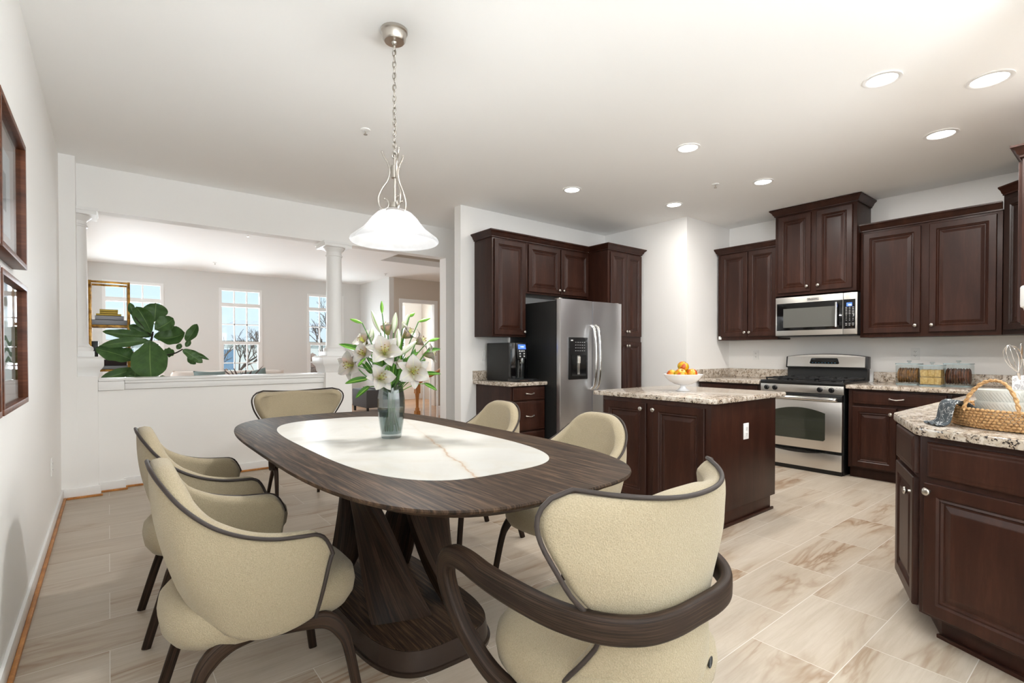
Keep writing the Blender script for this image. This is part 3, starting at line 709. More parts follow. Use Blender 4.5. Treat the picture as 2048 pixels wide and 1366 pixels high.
# base shoe along the peninsula toe kick
MB().prism([(2.60, .235), (2.735, .53), (2.72, .545), (2.582, .24), (2.482, -.28), (2.50, -.28)], 0, .018).build('base_shoe', 'cherry', t, bevel=.004)
# --- island
t = cabinet('kitchen_island', 'dark cherry kitchen island cabinet under its own granite top', 'island', (3.123, 2.74, 0), -90, .94, .93, 0, .857,
        [('door', .025, .43, .12, .825, (.395, .785)), ('door', .49, .90, .12, .825, (.505, .785))], island=True)
MB().box(.94, .957, .055, .872, 0, .02).build('base_shoe', 'cherry', t, bevel=.006)
o = counter('countertop', 'square granite island top under the white fruit bowl', [(3.098, 1.80), (3.135, 1.763), (4.15, 1.763), (4.165, 1.778), (4.165, 2.825), (3.098, 2.825)], .858, .893, .009)
# --- outlets
def outlet(label, loc, rz, switch=False):
    t = thing('wall_switch' if switch else 'wall_outlet', label, 'switch' if switch else 'outlet', loc, rz)
    MB().box(-.036, .036, -.006, 0, -.058, .058).build('cover_plate', 'white', t, bevel=.003)
    b = MB()
    if switch: b.box(-.015, .015, -.010, -.006, -.032, .032); b.build('rocker', 'white', t, bevel=.002)
    else:
        for z in (-.021, .021):
            b.box(-.016, .016, -.009, -.006, z - .014, z + .014)
        b.build('socket', 'white', t, bevel=.004)
        s = MB()
        for z in (-.021, .021): s.box(-.008, -.005, -.0095, -.009, z - .002, z + .008).box(.005, .008, -.0095, -.009, z - .002, z + .006).box(-.002, .002, -.0095, -.009, z - .010, z - .006)
        s.build('socket_pattern', 'slot', t)
    return t
outlet('white outlet plate on the left wall near the floor', (-.31, 4.575, .434), 90)
outlet('white outlet on the range wall left of the range', (XR, 3.055, 1.17), -90)
outlet('white outlet above the glass cookie jars', (XR, 1.455, 1.19), -90)
outlet('white outlet on the side panel of the island', (3.585, 1.80, .636), 0)
outlet('white light switch beside the coffee machine', (3.325, YF, 1.165), 0, True)
# ------------------------------------------------------------------ appliances
# refrigerator: local x to the viewer's right, y into the wall
t = thing('refrigerator', 'stainless side-by-side refrigerator with black side panels and ice dispenser', 'refrigerator', (3.685, 3.80, 0))
W, H, D = .98, 1.765, .85
MB().box(.004, W - .004, .085, D, .02, H - .012).build('body', 'black_side', t, bevel=.006)
def fdoor(x0, x1, hole=None):
    n = 14; b = MB(); rings = []
    pts = []
    for i in range(n + 1):
        u = i / n; x = x0 + (x1 - x0) * u
        y = .0 + .016 * (2 * u - 1) ** 2
        if i == 0: pts += [(x0, .075), (x0, .03)]
        pts.append((x + (.003 if i == 0 else (-.003 if i == n else 0)), y))
        if i == n: pts += [(x1, .03), (x1, .075)]
    b.prism(pts, .06, H); return b
d1 = fdoor(0, .482).build('door', 'steel_v', t, smooth=25)
d2 = fdoor(.490, W).build('door', 'steel_v', t, smooth=25)
for d, x in ((d1, .452), (d2, .520)):
    b = MB(); P = spline([(x, .0, .80), (x, -.045, .845), (x, -.066, .98), (x, -.072, 1.15), (x, -.066, 1.32), (x, -.045, 1.455), (x, .0, 1.50)], 6)
    b.tube(P, .0145, 12); b.build('handle', 'chrome', d, smooth=60)['label'] = 'curved polished handle'
ds = MB().box(.105, .385, -.012, .03, .915, 1.365).build('dispenser', 'black', d1, bevel=.008)
b = MB().box(.135, .355, -.0165, -.012, .955, 1.175); b.build('dispenser_recess', 'black_gloss', d1)
b = MB().box(.215, .25, -.022, -.0165, .97, 1.17).tube([(.235, -.03, 1.16), (.235, -.028, 1.09)], .012, 8); b.build('dispenser_spout', 'chrome', d1)
b = MB().box(.125, .155, -.0135, -.012, 1.325, 1.338)
rnd = random.Random(3)
for r_ in range(4):
    for c_ in range(5): b.box(.19 + c_ * .033, .19 + c_ * .033 + .016, -.0132, -.012, 1.31 - r_ * .03, 1.314 - r_ * .03)
b.build('dispenser_lettering', 'grey_mark', d1)
MB().box(0, W, .07, .10, 0, .055).build('kick_grille', 'black', t)
for x in (.03, .93): pass
MB().box(.01, .06, .05, .12, H, H + .012).box(W - .06, W - .01, .05, .12, H, H + .012).build('hinge_cover', 'steel', t, bevel=.003)

# range: local x to the viewer's right (-y), y into the wall
t = thing('gas_range', 'stainless and black gas range below the microwave', 'stove', (5.545, 2.62, 0), -90)
W = .795
MB().box(.002, W - .002, .03, .735, .0, .875).build('body', 'black', t, bevel=.004)
MB().box(-.004, W + .004, -.005, .70, .872, .912).build('cooktop', 'black', t, bevel=.012)
cp = MB().prism([(0, .028), (0, -.002), (W, -.002), (W, .028)], .79, .872).build('control_panel', 'steel', t, bevel=.004)
for x in (.065, .15, .585, .69):
    b = MB(); b.M = Matrix.Translation((x, -.002, .832)) @ Matrix.Rotation(R(90), 4, 'X')
    b.lathe([(.026, 0), (.026, .006), (.021, .010), (.019, .022), (.0001, .024)], 22); b.M = Matrix.Translation((x, -.002, .832)); b.box(-.0055, .0055, -.034, -.020, -.019, .019)
    b.build('knob', 'black', t, smooth=40)
b = MB()
for x in (.625, .73): b.box(x, x + .012, -.0028, -.002, .853, .856).box(x + .03, x + .036, -.0028, -.002, .853, .856)
b.build('panel_lettering', 'slot', t)
# grates and burners
for gx in (.03, .29, .55):
    b = MB(); w_ = .235
    for y in (.05, .335, .62): b.box(gx, gx + w_, y, y + .013, .925, .938)
    for x in (gx, gx + w_ - .013): b.box(x, x + .013, .05, .633, .925, .938)
    for y in (.19, .48):
        b.box(gx + .02, gx + w_ - .02, y - .006, y + .006, .928, .944); b.box(gx + w_ / 2 - .006, gx + w_ / 2 + .006, y - .11, y + .11, .928, .944)
    for x in (gx + .002, gx + w_ - .014):
        for y in (.055, .335, .615): b.box(x, x + .012, y, y + .012, .910, .927)
    b.build('grate', 'iron', t, bevel=.002)
for x in (.147, .667):
    for y in (.19, .48):
        MB().lathe([(.05, .911), (.05, .918), (.036, .921), (.036, .927), (.0001, .928)], 20, (x, y, 0)).build('burner', 'iron', t, smooth=40)
MB().lathe([(.05, .911), (.05, .921), (.0001, .923)], 20, (.407, .48, 0)).build('burner', 'steel', t, smooth=40)
# oven door with arched window
dr = MB().box(.004, W - .004, -.03, .03, .235, .72).build('oven_door', 'steel', t, bevel=.006)
MB().box(.004, W - .004, -.028, .03, .72, .785).build('door_vent_strip', 'black', t, bevel=.004)
b = MB(); P = []
for i in range(17):
    u = i / 16; P.append((.15 + (W - .30) * u, .60 + .045 * (1 - (2 * u - 1) ** 2)))
P += [(W - .15, .34), (W - .165, .325), (.165, .325), (.15, .34)]
b.loft([[(x, -.0315, z) for x, z in P], [(x, -.030, z) for x, z in P]]); b.build('oven_window', 'oven_glass', dr)
b = MB()
for z in (.42, .52): b.box(.16, W - .16, -.0319, -.0316, z, z + .003)
b.build('oven_grille', 'iron', dr)
b = MB(); b.tube(spline([(.05, -.045, .742), (.08, -.07, .743), (.4, -.075, .744), (W - .08, -.07, .743), (W - .05, -.045, .742)], 6), .017, 12, True, (1.15, .85)); b.box(.05, .075, -.05, -.025, .73, .755).box(W - .075, W - .05, -.05, -.025, .73, .755)
b.build('oven_handle', 'chrome', dr, smooth=50)
dw = MB().box(.004, W - .004, -.028, .03, .045, .205).build('storage_drawer', 'steel', t, bevel=.005)
P = []
for i in range(17):
    u = i / 16; P.append((.12 + .5 * u, .206 - .022 * (1 - (2 * u - 1) ** 2)))
P = [(.12, .2075)] + P + [(.62, .2075)]
MB().loft([[(x, -.0345, z) for x, z in P], [(x, -.0285, z) for x, z in P]]).build('drawer_lip', 'black', dw)
MB().box(.01, W - .01, .0, .05, 0, .04).build('kick_plate', 'black', t)
# backguard
b = MB(); P = []
for i in range(21):
    u = i / 20; P.append((-.01 + (W + .02) * u, 1.158 + .03 * (1 - abs(2 * u - 1) ** 2.2)))
P = [(-.01, 1.03)] + P + [(W + .01, 1.03)]
b.loft([[(x, .63 + .02 * (z - 1.03) / .15, z) for x, z in P], [(x, .73, z) for x, z in P]]); b.build('backguard_frame', 'black', t, bevel=.008)
b = MB(); q = [(.012 + (x + .01) / (W + .02) * (W - .024), 1.046 + (z - 1.03) * .86) for x, z in P]
bgp = b.loft([[(x, .618 + .02 * (z - 1.03) / .15, z) for x, z in q], [(x, .635, z) for x, z in q]]).build('backguard_panel', 'steel', t, bevel=.008)
MB().box(.0, W, .66, .73, .90, 1.035).build('backguard_riser', 'black_side', t)
b = MB(); P = [(.25, 1.085), (.265, 1.135), (.275, 1.142), (.52, 1.142), (.53, 1.135), (.545, 1.085), (.535, 1.078), (.26, 1.078)]
b.loft([[(x, .6165 + .02 * (z - 1.03) / .15, z) for x, z in P], [(x, .622, z) for x, z in P]]); b.build('display_panel', 'black_gloss', bgp, bevel=.002)
b = MB()
for i in range(8): b.box(.275 + i * .032, .287 + i * .032, .6215, .6222, 1.088, 1.091)
for i in range(3): b.box(.275 + i * .02, .285 + i * .02, .626, .6275, 1.122, 1.125).box(.46 + i * .022, .472 + i * .022, .626, .6275, 1.120, 1.126)
b.build('display_lettering', 'teal_display', bgp)

# microwave
t = thing('microwave', 'stainless over-the-range microwave hanging above the stove', 'microwave', (5.915, 2.632, 1.378), -90)
W, H = .80, .437
MB().box(.0, W, .02, .42, .012, H).build('body', 'black_side', t)
MB().box(.01, W - .01, .03, .40, 0, .012).build('underside_vent', 'black', t)
d = MB().box(0, .672, 0, .02, .012, H).build('door', 'steel', t, bevel=.003)
p = MB().box(.675, W, 0, .02, .012, H).build('control_panel', 'steel', t, bevel=.003)
MB().box(.014, .67, -.003, .0, .068, .37).build('door_glass', 'black_gloss', d, bevel=.002)
MB().box(.085, .615, -.0036, -.003, .10, .31).build('mesh_window', 'mw_glass', d)
MB().box(.677, W - .016, -.003, .0, .068, .37).build('keypad_panel', 'black_gloss', p, bevel=.002)
b = MB().tube([(.625, -.045, .09), (.625, -.045, .345)], .012, 12); b.tube([(.625, -.045, .10), (.625, 0, .10)], .009, 8).tube([(.625, -.045, .335), (.625, 0, .335)], .009, 8)
b.build('handle', 'chrome', d, smooth=50)
MB().box(.705, .755, -.0037, -.003, .298, .335).build('display', 'blue_display', p)
MB().box(.722, .75, -.0041, -.0037, .305, .318).build('display_digits', 'white_display', p)
b = MB()
for r_ in range(12):
    if r_ == 9: continue
    for c_ in range(3):
        w_ = .016 if r_ in (0, 1, 2, 3, 4, 10, 11) else .006
        x = .698 + c_ * .03; z = .285 - r_ * .0165
        b.box(x - w_ / 2 + .006, x + w_ / 2 + .006, -.0037, -.003, z, z + .004)
b.build('key_lettering', 'grey_mark', p)
MB().box(.33, .445, -.003, 0, .385, .413).build('badge_plate', 'chrome', d, bevel=.001)
text('badge_lettering', 'KitchenAid', .019, 'slot', d, (.3875, -.0034, .399), (R(90), 0, 0))

# coffee machine on the short counter
t = thing('coffee_machine', 'black automatic coffee machine on the short granite counter beside the fridge', 'coffee machine', (3.315, 4.19, .8935), 0)
b = MB(); b.box(0, .215, .03, .43, 0, .415); b.build('body', 'black_side', t, bevel=.012)
b = MB(); b.prism([(0, .03), (0, .0), (.06, -.02), (.06, .03)], .02, .41); b.build('side_cheek', 'black_gloss', t, bevel=.004)
b = MB(); b.prism([(.215, .30), (.215, .0), (.255, .02), (.27, .08), (.27, .30)], .02, .41); b.build('water_tank', 'black_gloss', t, bevel=.006)
b = MB(); b.loft([[(.07, -.03, .245), (.20, -.03, .245), (.20, .04, .245), (.07, .04, .245)], [(.065, -.015, .41), (.205, -.015, .41), (.205, .05, .41), (.065, .05, .41)]])
fp = b.build('front_panel', 'black', t, bevel=.004)
MB().loft([[(.085, -.0325, .345), (.185, -.0325, .345), (.185, -.025, .345), (.085, -.025, .345)], [(.085, -.0225, .395), (.185, -.0225, .395), (.185, -.02, .395), (.085, -.02, .395)]]).build('screen', 'blue_display', fp)
b = MB(); b.loft([[(.115 + .012 * q, -.0303, .366), (.124 + .012 * q, -.0303, .366), (.124 + .012 * q, -.029, .366), (.115 + .012 * q, -.029, .366)] for q in (0,)] + [[(.115, -.0283, .374), (.124, -.0283, .374), (.124, -.027, .374), (.115, -.027, .374)]])
b.loft([[(.130, -.0303, .366), (.158, -.0303, .366), (.158, -.029, .366), (.130, -.029, .366)], [(.130, -.0283, .374), (.158, -.0283, .374), (.158, -.027, .374), (.130, -.027, .374)]]); b.build('screen_lettering', 'white_display', fp)
b = MB()
for r_ in range(3):
    for c_ in range(3 if r_ == 0 else 2):
        b.M = Matrix.Translation((.10 + c_ * (.03 if r_ == 0 else .055) + (0.005 if r_ else 0), -.034 + .001 * (2 - r_) * 1.2, .325 - r_ * .028)) @ Matrix.Rotation(R(90), 4, 'X'); b.lathe([(.008, -.006), (.008, .004), (.0001, .0045)], 12)
b.M = Matrix(); b.build('buttons', 'grey_mark', fp, smooth=40)
b = MB().tube([(.12, -.02, .245), (.12, -.02, .19)], .009, 8).tube([(.15, -.02, .245), (.15, -.02, .19)], .009, 8).box(.11, .16, -.035, .02, .205, .25); b.build('spout', 'chrome', t, bevel=.002)
MB().box(.0, .29, -.13, .05, 0, .03).build('drip_tray', 'black', t, bevel=.006)
MB().box(.02, .13, -.133, -.128, .008, .024).build('tray_trim', 'chrome', t)
MB().box(.065, .13, -.06, .03, .03, .23).build('milk_carafe', 'jar_glass', t, bevel=.008)

# recessed lights
for i, (dx, dy, dr_) in enumerate(DOWNLIGHTS):
    lab = ['recessed ceiling light, larger one at upper right nearer the centre', 'recessed ceiling light at the upper right corner of the photo', 'recessed ceiling light above the right-hand wall cabinets', 'recessed ceiling light above the island, middle of the ceiling',
           'recessed ceiling light in front of the cabinet above the microwave', 'recessed ceiling light in front of the fridge', 'recessed ceiling light beside the pantry wall corner'][i]
    t = thing('recessed_light', lab, 'ceiling light', (dx, dy, CEIL), 0, 'recessed ceiling lights')
    MB().lathe([(dr_ * 1.32, -.001), (dr_ * 1.30, -.006), (dr_ * 1.05, -.008), (dr_, -.003), (dr_ * 1.32, -.001)], 32).build('trim_ring', 'trim', t, smooth=60)
    MB().lathe([(dr_ * 1.02, -.004), (.0001, -.0045)], 32).build('lens', 'lamp', t)
# sprinklers
def sprinkler(label, x, y):
    t = thing('sprinkler', label, 'sprinkler', (x, y, CEIL))
    MB().lathe([(.034, 0), (.032, -.006), (.012, -.01), (.0001, -.011)], 20).build('escutcheon', 'white', t, smooth=50)
    b = MB().tube([(0, 0, -.01), (0, 0, -.035)], .005, 6); b.lathe([(.014, -.035), (.014, -.038), (.0001, -.038)], 12); b.build('head', 'nickel', t)
sprinkler('ceiling sprinkler left of the pendant chain', 1.461, 3.532)
sprinkler('ceiling sprinkler between the recessed kitchen lights', 4.543, 2.587)
sprinkler('living room ceiling sprinkler just below the header', 1.488, 7.617)
sprinkler('living room ceiling sprinkler above the far sofa', 1.493, 10.382)
sprinkler('ceiling sprinkler near the stairwell opening', 4.409, 9.665)

# pendant lamp
PX, PY = 1.128, 2.362
t = thing('pendant_lamp', 'brushed nickel chain pendant with alabaster glass bell shade over the table', 'pendant lamp', (PX, PY, CEIL))
b = MB().lathe([(.066, 0), (.066, -.012), (.060, -.018), (.055, -.05), (.048, -.058), (.0001, -.06)], 32); b.lathe([(.014, -.058), (.012, -.066), (.006, -.072), (.0001, -.073)], 14)
b.build('canopy', 'nickel', t, smooth=35)
b = MB(); zz = -.066; i = 0
while zz > -.615:
    a = R(45 + 90 * (i % 2)); P = []
    for k in range(12):
        th = 2 * math.pi * k / 12; x = .0085 * math.cos(th); z = .019 * math.sin(th)
        P.append((x * math.cos(a), x * math.sin(a), zz - .019 + z))
    P.append(P[0]); b.tube(P, .0026, 6, False); zz -= .0285; i += 1
b.tube([(.005 * math.sin(k * .9), .005 * math.cos(k * .7), -.065 - k * .0185) for k in range(31)], .0022, 5)
b.build('chain', 'nickel', t, smooth=60)
b = MB().tube([(0, 0, -.62), (0, 0, -.87)], .006, 10).lathe([(.0001, -.675), (.017, -.675), (.017, -.735), (.0001, -.735)], 16).tube([(.0, 0, -.60), (.012, 0, -.61), (.012, 0, -.63), (0, 0, -.64), (-.012, 0, -.63), (-.012, 0, -.61), (0, 0, -.60)], .003, 6)
b.build('stem', 'nickel', t, smooth=40)
for k in range(3):
    a = R(143 + 120 * k); b = MB()
    P2 = [(.062, -.605), (.052, -.63), (.034, -.66), (.024, -.70), (.034, -.745), (.064, -.79), (.082, -.835), (.074, -.88), (.048, -.892), (.03, -.872), (.036, -.848), (.052, -.838)]
    P = spline([(r_ * math.cos(a), r_ * math.sin(a), z) for r_, z in P2], 6); b.tube(P, .0052, 8); b.ball(P[0], .006); b.ball(P[-1], .0065)
    b.build('scroll_arm', 'nickel', t, smooth=60)
MB().lathe([(.010, -.855), (.022, -.86), (.026, -.885), (.042, -.893), (.046, -.905), (.0001, -.905)], 24).build('shade_holder', 'nickel', t, smooth=40)
prof = [(.036, -.893), (.055, -.897), (.085, -.912), (.112, -.938), (.134, -.968), (.158, -.995), (.19, -1.02), (.214, -1.038), (.219, -1.05), (.214, -1.057), (.205, -1.05), (.186, -1.028), (.152, -1.0), (.128, -.972), (.106, -.943), (.082, -.918), (.05, -.903)]
MB().lathe(prof, 48).build('glass_shade', 'frost', t, smooth=60)
MB().ball((0, 0, -.985), .034, .034, .045).build('bulb', 'bulb_glass', t, smooth=80)
d = bpy.data.lights.new('pendant_bulb', 'POINT'); d.energy = 54; d.color = (1, .995, .985); d.shadow_soft_size = .04
o = bpy.data.objects.new('pendant_bulb', d); col.objects.link(o); o.location = (PX, PY, CEIL - .985)
# ------------------------------------------------------------------ dining table
TX, TY, TZ = 1.035, 2.205, .80
def superell(a, b, n, N=96, pw=None):
    P = []
    for i in range(N):
        th = 2 * math.pi * i / N; c, s = math.cos(th), math.sin(th)
        P.append((a * math.copysign(abs(c) ** (2 / n), c), b * math.copysign(abs(s) ** (2 / n), s)))
    return P
t = thing('dining_table', 'long walnut dining table with a marble inlay and twisted pedestal', 'table', (TX, TY, 0))
HA, HB, NN = .565, 1.185, 3.5
b = MB(); rings = []
for k, z in ((.90, TZ - .040), (.985, TZ - .016), (.998, TZ - .012), (1.0, TZ - .006), (.998, TZ - .001), (.994, TZ)):
    rings.append([(x * k if k > .95 else x * .9, y * (k if k > .95 else .95), z) for x, y in superell(HA, HB, NN)])
b.loft(rings); b.build('tabletop', 'walnut_top', t, smooth=25)
b = MB(); b.loft([[(x, y, TZ - .01) for x, y in superell(.394, .872, 3.4)], [(x, y, TZ + .0012) for x, y in superell(.394, .872, 3.4)]]); b.build('marble_inlay', 'marble', t)
# twisted fins standing on the base
for k, a0 in enumerate((250, 325, 70, 145)):
    b = MB(); rings = []
    for i in range(15):
        u = i / 14; z = .092 + (TZ - .04 - .092) * u
        a = R(a0 - 58 * u); rr = .25 - .05 * math.sin(math.pi * u)
        cx, cy = rr * math.cos(a), rr * 1.15 * math.sin(a)
        ang = R((a0 + 90) - 95 * u)                            # direction of the fin's broad side
        w = .125 - .03 * math.sin(math.pi * u); th = .030
        dx, dy = math.cos(ang), math.sin(ang); nx, ny = -dy, dx
        ring = []
        for q in range(16):
            tt = 2 * math.pi * q / 16; c, s = math.cos(tt), math.sin(tt)
            cc = math.copysign(abs(c) ** .35, c); ss = math.copysign(abs(s) ** .35, s)
            ring.append((cx + dx * w * cc + nx * th * ss, cy + dy * w * cc + ny * th * ss, z))
        rings.append(ring)
    b.loft(rings); b.build('leg', 'walnut_leg', t, smooth=40)
BA, BB = .262, .54
b = MB(); b.loft([[(x * 1.06, y * 1.03, 0) for x, y in superell(BA, BB, 3.6)], [(x * 1.065, y * 1.035, .016) for x, y in superell(BA, BB, 3.6)], [(x * 1.04, y * 1.02, .018) for x, y in superell(BA, BB, 3.6)], [(x, y, .088) for x, y in superell(BA, BB, 3.6)]])
b.build('plinth', 'plinth', t, smooth=30)
b = MB(); b.loft([[(x * .99, y * .995, .086) for x, y in superell(BA, BB, 3.6)], [(x * .99, y * .995, .092) for x, y in superell(BA, BB, 3.6)]]); b.build('base_top', 'walnut_top', t)

# ------------------------------------------------------------------ upholstered armchairs (local +y is the front)
def arc_table(u):
    rim = [(0, 0, -.290, .878), (.12, .085, -.287, .872), (.24, .158, -.268, .842), (.36, .215, -.225, .785), (.48, .250, -.160, .728), (.60, .268, -.085, .690), (.72, .277, -.005, .668), (.84, .279, .07, .660), (.93, .277, .125, .655), (1, .273, .165, .640)]
    bot = [(0, 0, -.222, .480), (.12, .075, -.219, .474), (.24, .135, -.200, .448), (.36, .180, -.160, .405), (.48, .206, -.108, .362), (.60, .221, -.052, .342), (.72, .230, .005, .338), (.84, .234, .06, .346), (.93, .234, .10, .358), (1, .233, .125, .372)]
    return interp(rim, u), interp(bot, u)
def shell_pt(uu, v):
    u = abs(uu); s = -1 if uu < 0 else 1
    r, q = arc_table(u)
    bl = math.sin(v * math.pi) * .022
    x = q[0] + (r[0] - q[0]) * v + bl * (0.9 if u > .3 else u * 2); y = q[1] + (r[1] - q[1]) * v - (bl if u < .5 else 0)
    z = q[2] + (r[2] - q[2]) * v
    if u > .88:                                            # round the top front corner of the arm
        k = (u - .88) / .12; z -= .062 * k ** 2.6 * v ** 4
    return (s * x, y, z)
def make_chair_a():
    t = thing('armchair', '', 'chair')
    b = MB(); b.grid(lambda a, v: shell_pt(2 * a - 1, v), 60, 12)
    b.build('back_shell', 'boucle', t, smooth=80, solid=.060, soff=-1, subsurf=1)
    # piping on the outer rim, continuing down the front of both arms
    P = [shell_pt(-1, v / 8) for v in range(0, 8)] + [shell_pt(-1 + 2 * i / 100, 1) for i in range(101)] + [shell_pt(1, v / 8) for v in range(7, -1, -1)]
    def outw(p):
        d = Vector((p[0], p[1] + (.02 if p[1] < 0 else -p[1] * 1.0), 0)); return d.normalized() if d.length > 1e-4 else Vector((0, -1, 0))
    n_ = len(P); P = [tuple(Vector(p) + outw(p) * .003 + Vector((0, -.006 * max(0, min(1, (11 - min(k, n_ - 1 - k)) / 6)), -.009 * max(0, min(1, (min(k, n_ - 1 - k) - 6) / 6))))) for k, p in enumerate(P)]
    MB().tube(P, .0058, 8).build('piping', 'piping', t, smooth=60)
    # seat cushion
    b = MB(); rings = []
    for k, z in ((.80, .335), (.93, .345), (1.0, .375), (1.02, .41), (1.0, .445), (.93, .468), (.80, .480), (.4, .486), (.02, .487)):
        rings.append([(x * k, .018 + y * k, z) for x, y in superell(.212, .285, 3.0, 48)])
    b.loft(rings); b.build('seat', 'boucle', t, smooth=60)
    for s in (-1, 1):
        fl = spline([(s * .190, .02, .352), (s * .198, .10, .350), (s * .208, .165, .338), (s * .222, .205, .295), (s * .236, .228, .22), (s * .262, .262, .0)], 5)
        b = MB(); n = len(fl); b.band(fl, [(1, 0, 0)] * n, [.034 - .014 * i / n for i in range(n)], [.036 + .018 * math.sin(min(1, i / n * 1.4) * math.pi) * 1.0 - .006 * i / n for i in range(n)], .5)
        b.build('leg', 'walnut_leg', t, smooth=50)
        rl = spline([(s * .170, -.04, .352), (s * .176, -.11, .346), (s * .182, -.165, .310), (s * .188, -.20, .24), (s * .198, -.272, .0)], 5)
        b = MB(); n = len(rl); b.band(rl, [(1, 0, 0)] * n, [.036 - .015 * i / n for i in range(n)], [.040 + .016 * math.sin(min(1, i / n * 1.4) * math.pi) - .008 * i / n for i in range(n)], .5)
        b.build('leg', 'walnut_leg', t, smooth=50)
        b = MB(); b.band([(s * .192, .04, .352), (s * .184, -.02, .354), (s * .170, -.06, .352)], [(1, 0, 0)] * 3, .026, .026, .5); b.build('side_rail', 'walnut_leg', t, smooth=50)
    return t
ca = make_chair_a()
ca.location = (.38, 1.85, 0); ca.rotation_euler = (0, 0, R(-90)); ca['label'] = 'cream upholstered armchair at the left side of the table, nearer the camera'; ca['group'] = 'side armchairs around the table'
dup(ca, (.38, 2.715, 0), -90, 'cream upholstered armchair at the left side of the table, farther one by the half wall')
dup(ca, (1.825, 1.86, 0), 90, 'cream upholstered armchair between the table and the island')
dup(ca, (1.825, 2.72, 0), 90, 'cream upholstered armchair on the far right of the table, in front of the drawer cabinet')

def make_chair_e():
    t = thing('armchair', '', 'chair')
    rows = [(0, .225, -.205, -.02, .350), (.10, .240, -.225, -.035, .405), (.20, .242, -.233, -.055, .455), (.30, .222, -.232, -.095, .51), (.40, .205, -.226, -.125, .565), (.50, .240, -.222, -.132, .63), (.60, .290, -.225, -.123, .69), (.70, .325, -.230, -.113, .75), (.79, .344, -.235, -.092, .80), (.87, .350, -.240, -.082, .842), (.93, .338, -.244, -.082, .874), (.97, .312, -.247, -.090, .896), (1, .265, -.248, -.105, .908)]
    def pt(a, v):
        s = 2 * a - 1; w, yc, yw, z = interp(rows, v)
        y = yc + (yw - yc) * abs(s) ** 2.3
        dip = .022 * (1 - abs(s) ** 1.6) * max(0, (v - .6) / .4)
        return (w * math.copysign(abs(s) ** .92, s), y, z - dip)
    b = MB(); b.grid(pt, 28, 26); b.build('back_shell', 'boucle', t, smooth=80, solid=.055, soff=-1, subsurf=1)
    P = [pt(0, v / 30) for v in range(0, 30)] + [pt(i / 60, 1) for i in range(61)] + [pt(1, v / 30) for v in range(29, -1, -1)]
    P = [tuple(Vector(p) + Vector((math.copysign(.002, p[0]), -.004, -.004))) for p in P]
    MB().tube(P, .0058, 8).build('piping', 'piping', t, smooth=60)
    b = MB(); rings = []
    for k, z in ((.80, .335), (.93, .348), (1.0, .378), (1.02, .412), (1.0, .446), (.93, .470), (.80, .482), (.4, .488), (.02, .489)):
        rings.append([(x * k, .04 + y * k, z) for x, y in superell(.258, .262, 2.9, 48)])
    b.loft(rings); b.build('seat', 'boucle', t, smooth=60)
    # bent-wood loop: round the back, forward as arms, curling down and back under the seat
    half = [(0, -.246, .612), (.09, -.243, .612), (.17, -.220, .612), (.238, -.165, .616), (.285, -.08, .624), (.312, .02, .636), (.322, .13, .645), (.322, .23, .655), (.318, .305, .645), (.314, .342, .605), (.310, .340, .555), (.304, .305, .49), (.292, .245, .42), (.272, .165, .362), (.245, .07, .336), (.215, -.03, .330)]
    R_ = [Vector(p) for p in spline(half, 5)]
    L_ = [Vector((-p.x, p.y, p.z)) for p in reversed(R_)][:-1]
    full = L_ + R_; sides = []; ws = []; hs = []
    N = len(full)
    for i, p in enumerate(full):
        u = abs(i - (N - 1) / 2) / ((N - 1) / 2)
        out = Vector((p.x, p.y + .02, 0)).normalized() if u < .42 else Vector((math.copysign(1, p.x), -.15, 0))
        sides.append(out); ws.append(.026 + .016 * min(1, u * 2)); hs.append(.062 - .022 * max(0, min(1, (u - .35) * 2.2)))
    MB().band(full, sides, ws, hs, .45).build('arm_loop', 'walnut_arm', t, smooth=50)
    for s in (-1, 1):
        fl = spline([(s * .235, .11, .345), (s * .238, .15, .30), (s * .242, .18, .2), (s * .25, .215, .0)], 5); n = len(fl)
        MB().band(fl, [(1, 0, 0)] * n, [.032 - .012 * i / n for i in range(n)], [.048 - .024 * i / n for i in range(n)], .5).build('leg', 'walnut_leg', t, smooth=50)
        rl = spline([(s * .175, -.10, .345), (s * .18, -.16, .30), (s * .19, -.205, .2), (s * .205, -.29, .0)], 5)
        MB().band(rl, [(1, 0, 0)] * n, [.032 - .012 * i / n for i in range(n)], [.046 - .022 * i / n for i in range(n)], .5).build('leg', 'walnut_leg', t, smooth=50)
    # small slotted hand hole low on the back
    hp = pt(.70, .17); b = MB(); b.M = Matrix.Translation((hp[0] + .004, hp[1] - .003, hp[2])) @ Matrix.Rotation(R(28), 4, 'Z'); b.ball((0, 0, 0), .036, .006, .008, 16, 8); o = b.build('hand_slot', 'slot', t, smooth=80)
    return t
ce = make_chair_e()
ce.location = (1.05, .88, 0); ce['label'] = 'cream wing-back armchair with bentwood walnut arm, nearest the camera, seen from behind'; ce['group'] = 'bentwood armchairs at the table ends'
dup(ce, (1.20, 4.16, 0), 180, 'cream wing-back armchair at the far end of the table by the half wall')

